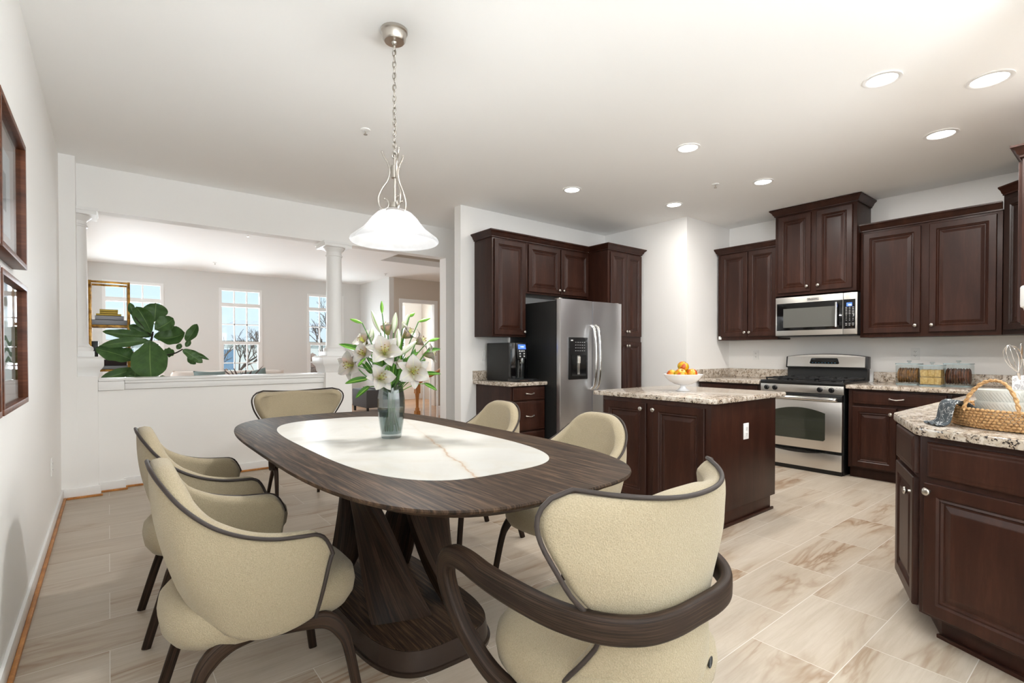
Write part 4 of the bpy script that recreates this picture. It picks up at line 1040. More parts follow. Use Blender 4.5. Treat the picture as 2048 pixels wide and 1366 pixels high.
# ------------------------------------------------------------------ vase of lilies
v0 = Vector((1.035, 2.21, TZ + .0015))
t = thing('vase', 'smoky glass vase with water standing on the marble table inlay', 'vase', tuple(v0))
prof = [(.0001, 0), (.043, 0), (.046, .004), (.047, .014), (.052, .05), (.059, .10), (.063, .145), (.062, .185), (.056, .225), (.050, .252), (.0485, .258), (.0465, .258), (.048, .25), (.053, .225), (.0585, .185), (.0595, .145), (.0555, .10), (.048, .05), (.043, .02), (.0001, .016)]
MB().lathe(prof, 14).build('glass', 'vase_glass', t)
MB().lathe([(.0001, .018), (.0425, .022), (.0475, .05), (.055, .10), (.057, .125), (.0001, .125)], 24).build('water', 'water', t, smooth=50)
def frame(d, up=(0, 0, 1)):
    d = Vector(d).normalized(); x = d.cross(Vector(up)); x = x.normalized() if x.length > 1e-3 else Vector((1, 0, 0)); y = x.cross(d)
    return Matrix((x, y, d)).transposed().to_4x4()
def add_leaf(b, p0, p1, w, nrm=(0, -1, .3), curl=.15, fat=.62, fold=.12, nv=9, wav=0.0, seed=0):
    p0, p1 = Vector(p0), Vector(p1); d = p1 - p0; L = d.length; d.normalize()
    n = Vector(nrm); n = (n - d * n.dot(d)).normalized(); x = d.cross(n)
    def fn(a, v):
        prof_ = (math.sin(math.pi * min(1, v ** fat)) ** .62) * (1 if v < 1 else 0)
        s = 2 * a - 1; half = w / 2 * prof_
        wob = wav * math.sin(v * 17 + seed * 3 + s * 2) * abs(s)
        return tuple(p0 + d * (L * v) + x * (half * s) + n * (-fold * half * (1 - abs(s)) * 2 + curl * L * math.sin(math.pi * v) + wob))
    b.grid(fn, 6, nv)
def lily_flower(c, d, size, label, rot=0, op=1.0):
    """open flower, centre of throat at c (vase-local), facing d"""
    c = Vector(c)
    t = thing('lily', label, 'flower', tuple(v0), 0, 'lilies in the glass vase')
    F = Matrix.Translation(c) @ frame(d) @ Matrix.Rotation(rot, 4, 'Z')
    b = MB()
    for k in range(6):
        inner = k % 2; b.M = F @ Matrix.Rotation(math.pi / 3 * k, 4, 'Z')
        L = size * (1.0 if inner else 1.05); wd = size * (.80 if inner else .58)
        def fn(a, v, L=L, wd=wd, inner=inner):
            s = 2 * a - 1
            r_ = L * (.12 * v + op * .78 * v ** 1.4); z = size * (-.45 + .86 * v ** .8 - (.34 * op) * max(0, v - .55) ** 1.4 * 2.2) - (.0 if inner else .004)
            half = wd / 2 * (math.sin(math.pi * (.07 + .90 * v ** .9)) ** .85) * (1 if v < .99 else .3)
            cup = .55 * half * s * s * (1 - v * .8)
            wave = .012 * size * math.sin(9 * v + 4 * s) * abs(s) * 3
            return (r_ + 0 * cup, half * s, z + cup + wave)
        b.grid(fn, 8, 10)
    b.build('petals', 'petal', t, smooth=80)
    b = MB(); b.M = F
    for k in range(6):
        a = math.pi / 3 * k + .3; r_ = size * .20
        P = [(0, 0, -size * .4), (r_ * .4 * math.cos(a), r_ * .4 * math.sin(a), size * .1), (r_ * math.cos(a), r_ * math.sin(a), size * .34)]
        b.k = 0; b.tube(spline(P, 3), .0011, 5); b.k = 1; b.ball(P[-1], .0045, .002, .002, 8, 5)
    b.k = 0; b.tube([(0, 0, -size * .4), (0, 0, size * .42)], .0014, 6); b.k = 1; b.ball((0, 0, size * .43), .003, None, .002, 8, 5)
    b.build('stamens', ['filament', 'anther'], t, smooth=60)
    back = c - Vector(d).normalized() * size * .45
    root = Vector((max(-.03, min(.03, -c.x * .2)), max(-.03, min(.03, -c.y * .2)), .03)); mid = Vector((c.x * .12, c.y * .12, .25))
    m2 = mid.lerp(back, .55) + Vector((0, 0, -.02))
    MB().tube(spline([root, mid, m2, back], 5), .003, 6).build('stem', 'stem', t, smooth=60)
    return t
FL = [((-.071, -.084, .405), (-.30, -.85, .45), .088, 'open white lily facing forward, at the middle of the bouquet', .2), ((.029, -.166, .315), (-.25, -.95, .15), .086, 'open white lily facing forward, low on the right of the bouquet', .5),
      ((-.092, -.092, .288), (-.05, -.95, .30), .074, 'open white lily facing forward, lowest one just above the vase rim', .0), ((-.156, .109, .340), (-.85, -.45, .05), .078, 'white lily facing left, at the left edge of the bouquet', .4),
      ((.073, -.032, .490), (.55, -.55, .65), .074, 'white lily facing up to the right, upper right of the bouquet', .1), ((-.095, .102, .455), (-.75, -.25, .55), .066, 'white lily facing left, upper left of the bouquet', .7),
      ((.150, -.102, .395), (.85, -.45, .25), .070, 'white lily facing right, at the right edge of the bouquet', .2), ((.002, .051, .515), (-.15, .10, .98), .070, 'white lily opening upward at the back of the bouquet', .0),
      ((.011, -.062, .345), (.2, -.9, .3), .036, 'small white lily between the two large front ones', .3), ((.135, -.02, .330), (.75, .1, -.05), .066, 'white lily turned away at the lower right of the bouquet', .3),
      ((.115, -.075, .455), (.7, -.5, .45), .064, 'white lily facing right, just above the right edge flower', .5), ((-.125, .03, .395), (-.7, -.5, .35), .062, 'white lily facing left, between the upper left and left edge flowers', .1), ((.05, .05, .43), (.3, .3, .9), .066, 'white lily opening upward behind the middle flower', .2)]
for c, d, s, lab, ro in FL: lily_flower(c, d, s, lab, ro, .62 if 'opening upward' in lab else (.75 if 'facing up' in lab else 1.0))
def bud(p0, p1, w, mat, label):
    t = thing('lily_bud', label, 'flower bud', tuple(v0), 0, 'lily buds in the glass vase')
    p0, p1 = Vector(p0), Vector(p1); d = p1 - p0; L = d.length
    b = MB(); b.M = Matrix.Translation((p0 + p1) / 2) @ frame(d); prof_ = []
    n = 12; rings = []
    vs = []; uvs = []; fs = []
    for j in range(11):
        u = j / 10; r_ = w * (math.sin(math.pi * (u * .94 + .03)) ** .8) * (1.05 - .25 * u)
        for i in range(n):
            a = 2 * math.pi * i / n; rr = r_ * (1 + .10 * math.cos(3 * a))
            vs.append((rr * math.cos(a), rr * math.sin(a), L * (u - .5))); uvs.append((i / n, u))
    for j in range(10):
        for i in range(n): fs.append((j * n + i, j * n + (i + 1) % n, (j + 1) * n + (i + 1) % n, (j + 1) * n + i))
    b.add(vs, fs, uvs); b.build('bud', mat, t, smooth=80)
    root = Vector((p0.x * .1, p0.y * .1, .06)); mid = Vector((p0.x * .15, p0.y * .15, .26))
    MB().tube(spline([root, mid, mid.lerp(p0, .6) + Vector((0, 0, .01)), p0], 5), .0024, 6).build('stem', 'stem', t, smooth=60)
GB = [((-.036, .018, .582), (-.037, .02, .641), 'green lily bud pointing straight up at the top of the bouquet'), ((-.109, .075, .537), (-.154, .111, .556), 'green lily bud reaching out to the upper left'), ((.106, -.07, .544), (.15, -.105, .561), 'green lily bud reaching out to the upper right'),
      ((.087, -.016, .57), (.107, -.032, .589), 'small green lily bud peeking above the upper right flowers'), ((.133, -.119, .453), (.172, -.15, .466), 'green lily bud reaching right at mid height'), ((-.15, .028, .338), (-.122, .0, .378), 'green lily bud in front of the left flower')]
for a, c, lab in GB: bud(a, c, .0085, 'bud_green', lab)
WB = [((-.043, .022, .492), (-.076, .048, .595), 'tall white lily bud with green ribs at upper left'), ((.014, .003, .492), (.023, -.003, .588), 'tall white lily bud with green ribs at top centre'), ((.005, -.068, .425), (.004, -.066, .509), 'white lily bud standing right of the middle flower'),
      ((.002, -.08, .385), (.064, -.128, .452), 'long white lily bud slanting to the right'), ((.065, .013, .514), (.087, -.004, .582), 'white lily bud behind the upper right flower'), ((-.07, .069, .448), (-.065, .066, .517), 'white lily bud at the left behind the middle flower')]
for a, c, lab in WB: bud(a, c, .0145, 'bud_white', lab)
t = thing('lily_foliage', 'green lily leaves spreading from the glass vase', 'leaves', tuple(v0)); t['kind'] = 'thing'
LV = [((-.091, .059, .394), (-.196, .143, .439), .030), ((-.1, .026, .28), (-.186, .094, .256), .030), ((-.104, .003, .247), (-.155, .043, .19), .026), ((-.039, -.061, .271), (-.038, -.06, .389), .036), ((-.007, -.087, .271), (.034, -.118, .369), .030),
      ((.124, -.113, .405), (.177, -.155, .415), .022), ((.103, -.097, .299), (.177, -.156, .299), .022), ((.125, -.09, .256), (.172, -.128, .221), .020), ((.01, -.074, .327), (.08, -.129, .405), .026), ((-.055, -.035, .332), (-.111, .011, .374), .026),
      ((.021, .019, .297), (.059, -.01, .373), .026), ((-.029, .047, .373), (-.129, .128, .437), .026), ((.023, -.072, .259), (.056, -.098, .327), .032), ((-.04, -.086, .251), (-.042, -.084, .300), .030), ((.0, .02, .25), (-.02, .03, .40), .034), ((.05, .03, .25), (.09, .03, .38), .03), ((-.06, .0, .27), (-.08, .02, .40), .03),
      ((.02, -.03, .26), (.035, -.04, .42), .03), ((.06, -.06, .27), (.12, -.10, .34), .028), ((-.02, -.05, .25), (-.01, -.06, .36), .03), ((.03, -.07, .26), (.015, -.12, .33), .034), ((-.05, -.06, .25), (-.065, -.10, .345), .03), ((.07, -.05, .28), (.10, -.05, .42), .03), ((-.05, .0, .30), (-.03, .0, .46), .03), ((.03, .0, .32), (.05, -.01, .47), .03), ((-.08, .03, .30), (-.13, .06, .38), .028), ((.09, -.04, .30), (.15, -.06, .37), .026)]
for i, (a, c, w) in enumerate(LV):
    b = MB(); a, c = Vector(a), Vector(c)
    add_leaf(b, a, c, w, (-.5, -.7, .5), .10, .75, .3, 10); b.M = Matrix()
    st = Vector((a.x * .2, a.y * .2, .21)); b.tube(spline([st, st.lerp(a, .6) + Vector((0, 0, .01)), a + (c - a) * .08], 4), .0022, 5)
    b.build('leaf', 'lily_leaf', t, smooth=80)
# ------------------------------------------------------------------ fruit bowl on the island
bx, by, bz = 3.625, 2.335, .8935
t = thing('fruit_bowl', 'white footed ceramic fruit bowl on the island', 'bowl', (bx, by, bz))
k = .91
prof = [(.0001, .0), (.062, 0), (.064, .004), (.045, .012), (.027, .026), (.023, .040), (.026, .048), (.075, .062), (.115, .084), (.145, .112), (.164, .140), (.170, .146), (.166, .148), (.158, .142), (.138, .115), (.108, .09), (.07, .070), (.0001, .060)]
MB().lathe([(r * k, z * k) for r, z in prof], 48).build('bowl', 'ceramic', t, smooth=50)
apple_me = None
def apple_(loc, r, rot, label):
    global apple_me
    t = thing('apple', label, 'apple', loc, 0, 'apples in the fruit bowl'); t.rotation_euler = rot
    if apple_me is None:
        pr_ = []
        for j in range(21):
            a = math.pi * j / 20; rr = math.sin(a) * (1 + .06 * math.cos(a)); zz = -math.cos(a) * .9
            if a > 2.5: zz -= .55 * ((a - 2.5) / .64) ** 2 * .62
            if a < .45: zz += .12 * ((.45 - a) / .45) ** 2
            pr_.append((max(rr, .0001), zz))
        o = MB().lathe(pr_, 28).build('flesh', 'apple', t, smooth=80); apple_me = o.data
        s = MB().tube([(0, 0, .50), (.02, .02, .72), (.07, .05, .88)], [.03, .028, .04], 6).build('stalk', 'bark', t, smooth=60); apple_me2.append(s.data)
    else:
        for n_, m_ in (('flesh', apple_me), ('stalk', apple_me2[0])):
            o = bpy.data.objects.new(n_, m_); col.objects.link(o); o.parent = t
    t.scale = (r, r, r); return t
apple_me2 = []
rt = Vector((math.cos(R(38.5)), -math.sin(R(38.5)), 0)); fw = Vector((math.sin(R(38.5)), math.cos(R(38.5)), 0))
def ap(u, v, z): return tuple(Vector((bx, by, bz)) + rt * u + fw * v + Vector((0, 0, z)))
apple_(ap(-.030, -.035, .137), .047, (.35, -.5, .4), 'yellow apple at the front of the fruit bowl')
apple_(ap(.062, -.012, .137), .047, (.2, .35, 2.0), 'red and yellow apple at the right of the fruit bowl')
apple_(ap(-.085, .022, .131), .042, (.2, -.6, 3.9), 'yellow apple at the left of the fruit bowl, partly hidden')
apple_(ap(.008, .020, .196), .046, (.45, -.25, .8), 'red apple on top of the others in the fruit bowl')
# ------------------------------------------------------------------ jars on the range wall counter
def jar(loc, w, d, h, fill, label, block):
    t = thing('cookie_jar', label, 'jar', loc, -90, 'glass jars on the granite counter')
    b = MB(); pr_ = superell(w / 2, d / 2, 6, 40)
    b.loft([[(x, y, 0) for x, y in pr_], [(x, y, h) for x, y in pr_]], True, False); b.add([(x, y, .002) for x, y in pr_], [tuple(range(40))])
    b.build('glass', 'jar_glass', t, smooth=40)
    b = MB(); b.loft([[(x * .99, y * .99, 0) for x, y in pr_], [(x * .99, y * .99, .010) for x, y in pr_]]); b.build('glass_base', M['jar_base'], t, smooth=40)
    b = MB(); b.loft([[(x * 1.03, y * 1.03, h) for x, y in pr_], [(x * 1.03, y * 1.03, h + .010) for x, y in pr_]])
    l = b.build('lid', M['jar_base'], t, smooth=40)
    b = MB(); b.lathe([(.010, h + .01), (.009, h + .02), (.020, h + .028), (.018, h + .036), (.0001, h + .037)], 16); b.build('lid_knob', 'jar_glass', l, smooth=50)
    block(t, w, d, h, fill)
def block_rounds(t, w, d, h, m):
    rr = random.Random(5); b = MB(); ch = h * .80; n = 9
    for i in range(n):
        r_ = ch / 2 * .93; x = -w * .38 + w * .76 * i / (n - 1)
        b.M = Matrix.Translation((x, rr.uniform(-.004, .004), .012 + ch / 2)) @ Matrix.Rotation(R(90 + rr.uniform(-4, 4)), 4, 'Y')
        b.lathe([(.0001, -.007), (r_ * .9, -.007), (r_, 0), (r_ * .9, .007), (.0001, .007)], 18)
    b.M = Matrix(); b.build('cookies', m, t, smooth=40)
def block_squares(t, w, d, h, m):
    rr = random.Random(9); b = MB()
    for lev in range(2):
        for i in range(3):
            for j in range(5):
                b.M = Matrix.Translation(((i - 1) * w * .27, (j - 2) * d * .17, .015 + h * .19 + lev * h * .37)) @ Matrix.Rotation(R(rr.uniform(-9, 9)), 4, 'Z') @ Matrix.Rotation(R(rr.uniform(-8, 8)), 4, 'Y')
                b.box(-w * .16, w * .16, -.006, .006, -h * .17, h * .17)
    b.M = Matrix(); b.build('crackers', m, t)
M['jar_base'] = T('thick_jar_glass').set(color=S(150, 165, 168), rough=.1, alpha=1.0)
jar((6.07, 1.44, .8935), .19, .17, .195, 'cookie_a', 'glass jar of amber cookies, left of the three jars', block_rounds)
jar((5.93, 1.235, .8935), .175, .16, .185, 'cookie_b', 'glass jar of pale square crackers, middle of the three jars', block_squares)
jar((6.07, 1.075, .8935), .20, .17, .20, 'cookie_c', 'glass jar of dark brown cookies, right of the three jars', block_rounds)
# ------------------------------------------------------------------ basket and bowls on the peninsula
gx, gy, gz = 2.965, .275, .8935
t = thing('woven_basket', 'round woven seagrass tray basket with arched handle on the peninsula', 'basket', (gx, gy, gz))
b = MB()
for j in range(7):
    r_ = .268 + .024 * (j / 6) ** .8; z = .008 + j * .0118; n = 108
    P = []
    for i in range(n):
        a = 2 * math.pi * i / n + (j % 2) * math.pi / n
        b.M = Matrix.Translation((r_ * math.cos(a), r_ * math.sin(a), z)) @ Matrix.Rotation(a, 4, 'Z')
        b.ball((0, 0, 0), .0075, .0092, .0066, 7, 5)
b.M = Matrix(); b.build('woven_wall', 'wicker', t, smooth=70)
MB().lathe([(.0001, .004), (.27, .004), (.275, .010), (.0001, .010)], 40).build('woven_bottom', 'wicker', t, smooth=40)
def handle(a0):
    c, s = math.cos(a0), math.sin(a0)
    q = lambda r_, tt, z: (r_ * c - tt * s, r_ * s + tt * c, z)
    P = spline([q(.287, -.092, .075), q(.281, -.078, .13), q(.270, -.042, .182), q(.266, 0, .198), q(.270, .042, .182), q(.281, .078, .13), q(.287, .092, .075)], 8)
    b = MB()
    for ph in (0, math.pi):
        pts = []
        for i, p in enumerate(P):
            a = i * .9 + ph; pts.append(tuple(Vector(p) + Vector((math.cos(a) * .0036, math.sin(a) * .0036, math.sin(a + 1) * .002))))
        b.tube(pts, .0048, 7)
    b.build('handle', 'wicker', t, smooth=70)
handle(R(158)); handle(R(-22))
bowl_me = {}
def stack(cx, cy, lab):
    for i in range(3):
        t = thing('ribbed_bowl', lab[i], 'bowl', (cx, cy, gz + .0105 + i * .0455), 0, 'pale carved bowls in the basket')
        b = MB(); n = 48; rings = []
        for r_, z in ((.0001, 0), (.062, 0), (.069, .004), (.074, .022), (.077, .046), (.078, .0535), (.0745, .0535), (.070, .045), (.066, .022), (.060, .0455 * .2), (.0001, .008)):
            ring = []
            for k_ in range(n):
                a = 2 * math.pi * k_ / n; rr = r_
                if .01 < z < .05 and r_ > .0695: rr += .0016 * (1 if (k_ + int(i == 1) * int(z * 90)) % 3 else -1)
                ring.append((rr * math.cos(a), rr * math.sin(a), z))
            rings.append(ring)
        b.loft(rings, True, False); b.build('bowl', 'grey_ceramic', t, smooth=25)
stack(2.855, .375, ['pale carved bowl at the bottom of the left stack in the basket', 'pale carved bowl in the middle of the left stack in the basket', 'pale carved bowl on top of the left stack in the basket'])
stack(2.915, .235, ['pale carved bowl at the bottom of the right stack in the basket', 'pale carved bowl in the middle of the right stack in the basket', 'pale carved bowl on top of the right stack in the basket'])
# cloth draped over the basket rim
cd = Vector((-.60, .80, 0)).normalized(); cs_ = Vector((-cd.y, cd.x, 0))
cl = [(.10, .025), (.17, .04), (.235, .070), (.272, .096), (.298, .100), (.318, .088), (.328, .052), (.337, .018), (.355, .007), (.385, .006)]
PC = spline([Vector((r_, 0, z)) for r_, z in cl], 4)
def cloth(a, v):
    p = PC[min(len(PC) - 1, int(round(v * (len(PC) - 1))))]; s = 2 * a - 1
    w = .042 + .012 * math.sin(v * 3) + .03 * max(0, v - .75); tw = cs_ * (s * w + .018 * v)
    return tuple(cd * p.x + tw + Vector((0, 0, max(.005, p.z + .007 * math.sin(s * 7 + v * 3)))))
t = thing('dish_towel', 'charcoal patterned cloth draped over the basket rim', 'towel', (gx, gy, gz))
MB().grid(cloth, 16, len(PC) - 1).build('cloth', 'towel', t, smooth=80, solid=.004, soff=0)
# utensil crock, cutting board, whisk and spatulas at the right edge
ux, uy = 4.376, .42
t = thing('utensil_crock', 'square grey-veined marble crock at the right frame edge behind the bowls', 'crock', (ux, uy, .8935))
b = MB(); b.loft([[(sx * r_, sy * r_, z) for sx, sy in ((-1, -1), (1, -1), (1, 1), (-1, 1))] for r_, z in ((.092, 0), (.092, .165), (.080, .165), (.080, .02))]); b.build('crock', 'grey_marble', t, bevel=.004)
t = thing('whisk', 'steel balloon whisk standing in the marble crock', 'whisk', (ux - .055, uy + .03, .915))
b = MB(); top = Vector((-.075, .065, .30))
b.tube([(0, 0, 0), top * .55], .007, 8)
for k_ in range(5):
    a = math.pi * k_ / 5; ax = top.normalized(); e1 = ax.orthogonal().normalized(); e2 = ax.cross(e1); e = e1 * math.cos(a) + e2 * math.sin(a)
    base = top * .55; P = [base, base + ax * .07 + e * .035, base + ax * .14 + e * .036, base + ax * .175, base + ax * .14 - e * .036, base + ax * .07 - e * .035, base]
    b.tube(spline(P, 5), .0014, 5)
b.build('whisk_body', 'chrome', t, smooth=60)
for i, (ox, oy, tx, ty, hh, m, lab) in enumerate([(-.03, .0, -.03, .01, .36, 'board', 'wooden spoon handle standing in the marble crock'), (-.01, .03, -.01, .03, .33, 'chrome', 'steel spatula standing in the marble crock'), (.02, -.02, -.02, .0, .40, 'chrome', 'long steel ladle standing in the marble crock')]):
    t = thing(['wooden_spoon', 'spatula', 'ladle'][i], lab, 'utensil', (ux + ox - .02, uy + oy, .915))
    b = MB().tube([(0, 0, 0), (tx * .7, ty * .7, hh * .75)], .006, 8); b.ball((tx, ty, hh * .88), .02, .007, .05, 10, 8); b.build('utensil', m, t, smooth=60)
t = thing('cutting_board', 'pale wooden cutting board with white edge leaning on the wall at the right frame edge', 'cutting board', (ux + .085, uy - .10, .8935)); t.rotation_euler = (R(-7), 0, R(0))
b = MB(); P = [(-.14, 0), (.14, 0), (.14, .30), (.10, .375), (.0, .40), (-.10, .375), (-.14, .30)]
b.loft([[(x, .0, z) for x, z in P], [(x, .018, z) for x, z in P]]); b.build('board', 'board', t, bevel=.004)
b = MB(); b.tube(spline([(x * 1.02, .009, z * 1.01 + .001) for x, z in P[2:]], 5), .012, 8); b.build('white_edge', 'ceramic', t, smooth=60)
t = thing('white_vase', 'tall white vessel cut off by the right frame edge above the basket', 'vase', (3.07, .275, .8935))
MB().lathe([(.0001, 0), (.045, 0), (.046, .008), (.016, .03), (.013, .10), (.012, .28), (.014, .32), (.024, .36), (.034, .41), (.044, .445), (.054, .475), (.060, .497), (.069, .503), (.070, .515), (.070, .585), (.066, .592), (.03, .600), (.0001, .602)], 32).build('vessel', 'white', t, smooth=35)

# ------------------------------------------------------------------ pictures on the left wall
def picture(label, y0, y1, z0, z1, art):
    t = thing('picture_frame', label, 'picture', (-.31, (y0 + y1) / 2, (z0 + z1) / 2), 90, 'framed pictures on the left wall')
    w, h, dp, fw_ = (y1 - y0), z1 - z0, .045, .020
    b = MB()
    for x0, x1, a, c in ((-w / 2, w / 2, h / 2 - fw_, h / 2), (-w / 2, w / 2, -h / 2, -h / 2 + fw_), (-w / 2, -w / 2 + fw_, -h / 2 + fw_, h / 2 - fw_), (w / 2 - fw_, w / 2, -h / 2 + fw_, h / 2 - fw_)): b.box(x0, x1, -dp, 0, a, c)
    b.build('frame', 'frame_wood', t, bevel=.0015)
    MB().box(-w / 2 + fw_, w / 2 - fw_, -.008, -.002, -h / 2 + fw_, h / 2 - fw_).build('mat_board', 'mat_board', t)
    b = MB(); aw, ah = w * .5 - .13, h * .5 - .10
    b.box(-aw, aw, -.0095, -.008, -ah, ah)
    if art == 'ink':
        b.k = 1; b.box(-aw * .45, aw * .45, -.0100, -.0095, -ah * .45, ah * .45); b.build('print', ['art_paper', 'art_dark'], t)
    else:
        b.k = 1; rr = random.Random(4)
        for i in range(3): 
            z = -ah * .15 + (i - 1) * ah * .28; P = [(-aw + 2 * aw * q / 8, z + ah * .10 * math.sin(q * 1.3 + i)) for q in range(9)]
            P2 = P + [(x, zz - ah * .13) for x, zz in reversed(P)]
            b.loft([[(x, -.0098, zz) for x, zz in P2], [(x, -.0102, zz) for x, zz in P2]])
        b.build('print', ['photo_white', 'photo_green'], t)
    MB().box(-w / 2 + fw_, w / 2 - fw_, -.030, -.029, -h / 2 + fw_, h / 2 - fw_).build('glass_front', 'pane', t)
picture('walnut shadow-box frame with a grey print, upper one on the left wall', 2.30, 2.93, 1.545, 2.06, 'ink')
picture('walnut shadow-box frame with a white and green print, lower one on the left wall', 2.295, 2.925, .995, 1.475, 'photo')
picture('upper walnut frame cut off by the left photo edge', 1.63, 2.262, 1.545, 2.06, 'ink')
picture('lower walnut frame cut off by the left photo edge', 1.625, 2.257, .995, 1.475, 'photo')

# ------------------------------------------------------------------ living room: fig, shelf, sofa, stair rail
t = thing('fiddle_leaf_fig', 'large fiddle leaf fig behind the half wall', 'potted plant', (.55, 6.45, 0))
MB().lathe([(.0001, 0), (.15, 0), (.19, .30), (.20, .36), (.185, .36), (.175, .31), (.0001, .31)], 32).build('pot', 'ceramic', t, smooth=40)
b = MB(); b.tube(spline([(-.02, .03, .30), (-.12, .02, .6), (-.249, 0, .92), (-.227, 0, 1.203), (-.202, 0, 1.346), (-.19, 0, 1.42)], 5), [.018 - .0004 * i for i in range(26)], 8)
b.tube(spline([(-.235, 0, 1.10), (-.232, .03, 1.153), (-.023, .03, 1.186), (.072, .03, 1.238)], 5), .007, 7).tube(spline([(-.211, .02, 1.379), (-.344, .02, 1.574)], 5), .004, 6).tube(spline([(-.24, 0, 1.0), (-.30, 0, 1.06), (-.347, .02, 1.10)], 4), .005, 6)
b.build('trunk', 'bark', t, smooth=60)
FG = [((-.175, .03, 1.524), (-.16, .03, 1.722), .205), ((-.206, -.02, 1.403), (-.331, -.02, 1.671), .159), ((-.179, -.04, 1.437), (-.015, -.04, 1.565), .159), ((-.187, -.05, 1.365), (.087, -.05, 1.418), .197), ((-.219, -.10, 1.33), (-.221, -.20, .932), .301), ((-.227, -.03, 1.378), (-.598, -.03, 1.41), .092), ((-.229, -.06, 1.327), (-.617, -.06, 1.27), .092), ((-.348, 0, 1.121), (-.652, 0, 1.243), .176), ((-.356, -.03, 1.039), (-.623, -.03, .938), .1), ((-.347, -.05, 1.056), (-.361, -.05, .918), .159), ((-.344, .02, 1.574), (-.379, .02, 1.712), .063), ((.101, .02, 1.325), (.206, .02, 1.516), .1), ((.001, .05, 1.203), (-.103, .05, 1.203), .109), ((.067, -.02, 1.238), (.251, -.02, 1.089), .092), ((.095, .04, 1.243), (.32, .04, 1.123), .05), ((-.153, 0, .917), (-.066, 0, .927), .075), ((-.195, .06, 1.372), (-.39, .06, 1.484), .1), ((-.45, .06, 1.293), (-.488, .06, 1.338), .067), ((.116, .04, 1.151), (.194, .04, 1.075), .063), ((.103, .05, 1.264), (.145, .05, 1.339), .05), ((-.347, .04, 1.129), (-.477, .04, 1.219), .142), ((.022, .04, 1.238), (.059, .04, 1.299), .05)]
rr = random.Random(12)
for i, (p, q, w) in enumerate(FG):
    b = MB(); n_ = (rr.uniform(-.3, .3) - .1, -1, rr.uniform(.1, .7))
    add_leaf(b, p, q, w * 1.08, n_, .10 if w > .25 else rr.uniform(-.16, .12), .95 if w < .11 else 1.25, rr.uniform(.05, .30), 14, .006 + w * .035, i)
    b.build('leaf', 'fig', t, smooth=80)
# brass shelf
SX, SY = .01, 7.15
t = thing('etagere', 'tall aged brass etagere shelf behind the left column', 'shelf unit', (SX, SY, 0))
sw, sd, sh = .165, .16, 1.97
b = MB()
for sx in (-1, 1):
    for sy in (-1, 1): b.box(sx * sw - .012, sx * sw + .012, sy * sd - .012, sy * sd + .012, 0, sh + .003)
for z in (.10, .55, 1.02, 1.50, sh):
    for sy in (-1, 1): b.box(-sw, sw, sy * sd - .009, sy * sd + .009, z - .022, z)
    for sx in (-1, 1): b.box(sx * sw - .009, sx * sw + .009, -sd, sd, z - .022, z)
b.build('brass_frame', 'brass', t, bevel=.003)
for z in (.10, .55, 1.02, 1.50): MB().box(-sw + .01, sw - .01, -sd + .01, sd - .01, z - .006, z).build('glass_shelf', 'pane', t)
def book(x0, x1, y0, y1, z0, z1, m, lab, grp):
    t = thing('book', lab, 'book', (SX + (x0 + x1) / 2, SY + (y0 + y1) / 2, z0), 0, grp); w, d, h = (x1 - x0) / 2, (y1 - y0) / 2, z1 - z0
    MB().box(-w, w, -d, d, 0, .004).box(-w, w, -d, d, h - .004, h).box(-w, w, -d, -d + .004, 0, h).build('cover', m, t, bevel=.001)
    MB().box(-w + .004, w - .004, -d + .005, d - .004, .004, h - .004).build('pages', 'paper', t)
z = 1.501; G = 'books stacked on the brass shelf'
for x0, x1, h, m, lab in ((-.148, .150, .055, 'book_grey', 'thick grey book at the bottom of the stack on the brass shelf'), (-.125, .122, .045, 'book_grey', 'grey book second from the bottom of the stack on the brass shelf'), (-.115, .10, .020, 'book_gold', 'wide mustard book above the grey ones on the brass shelf'), (-.085, .07, .022, 'book_gold', 'mustard book second from the top of the stack on the brass shelf'), (-.085, .072, .024, 'book_gold', 'mustard book on top of the stack on the brass shelf')):
    book(x0, x1, -.13, .10, z, z + h, m, lab, G); z += h + .0008
book(-.08, .15, -.13, .10, 1.021, 1.06, 'book_grey', 'grey book on the lower shelf behind the fig leaves', 'books on the lower brass shelf')
book(-.09, .145, -.13, .10, 1.061, 1.125, 'book_dark', 'dark book on the lower shelf behind the fig leaves', 'books on the lower brass shelf')
t = thing('speaker', 'small black upright box on the brass shelf beside the column', 'box', (SX - .13, SY - .05, 1.126)); MB().box(-.03, .03, -.05, .05, 0, .20).build('cabinet_box', 'black', t, bevel=.004)
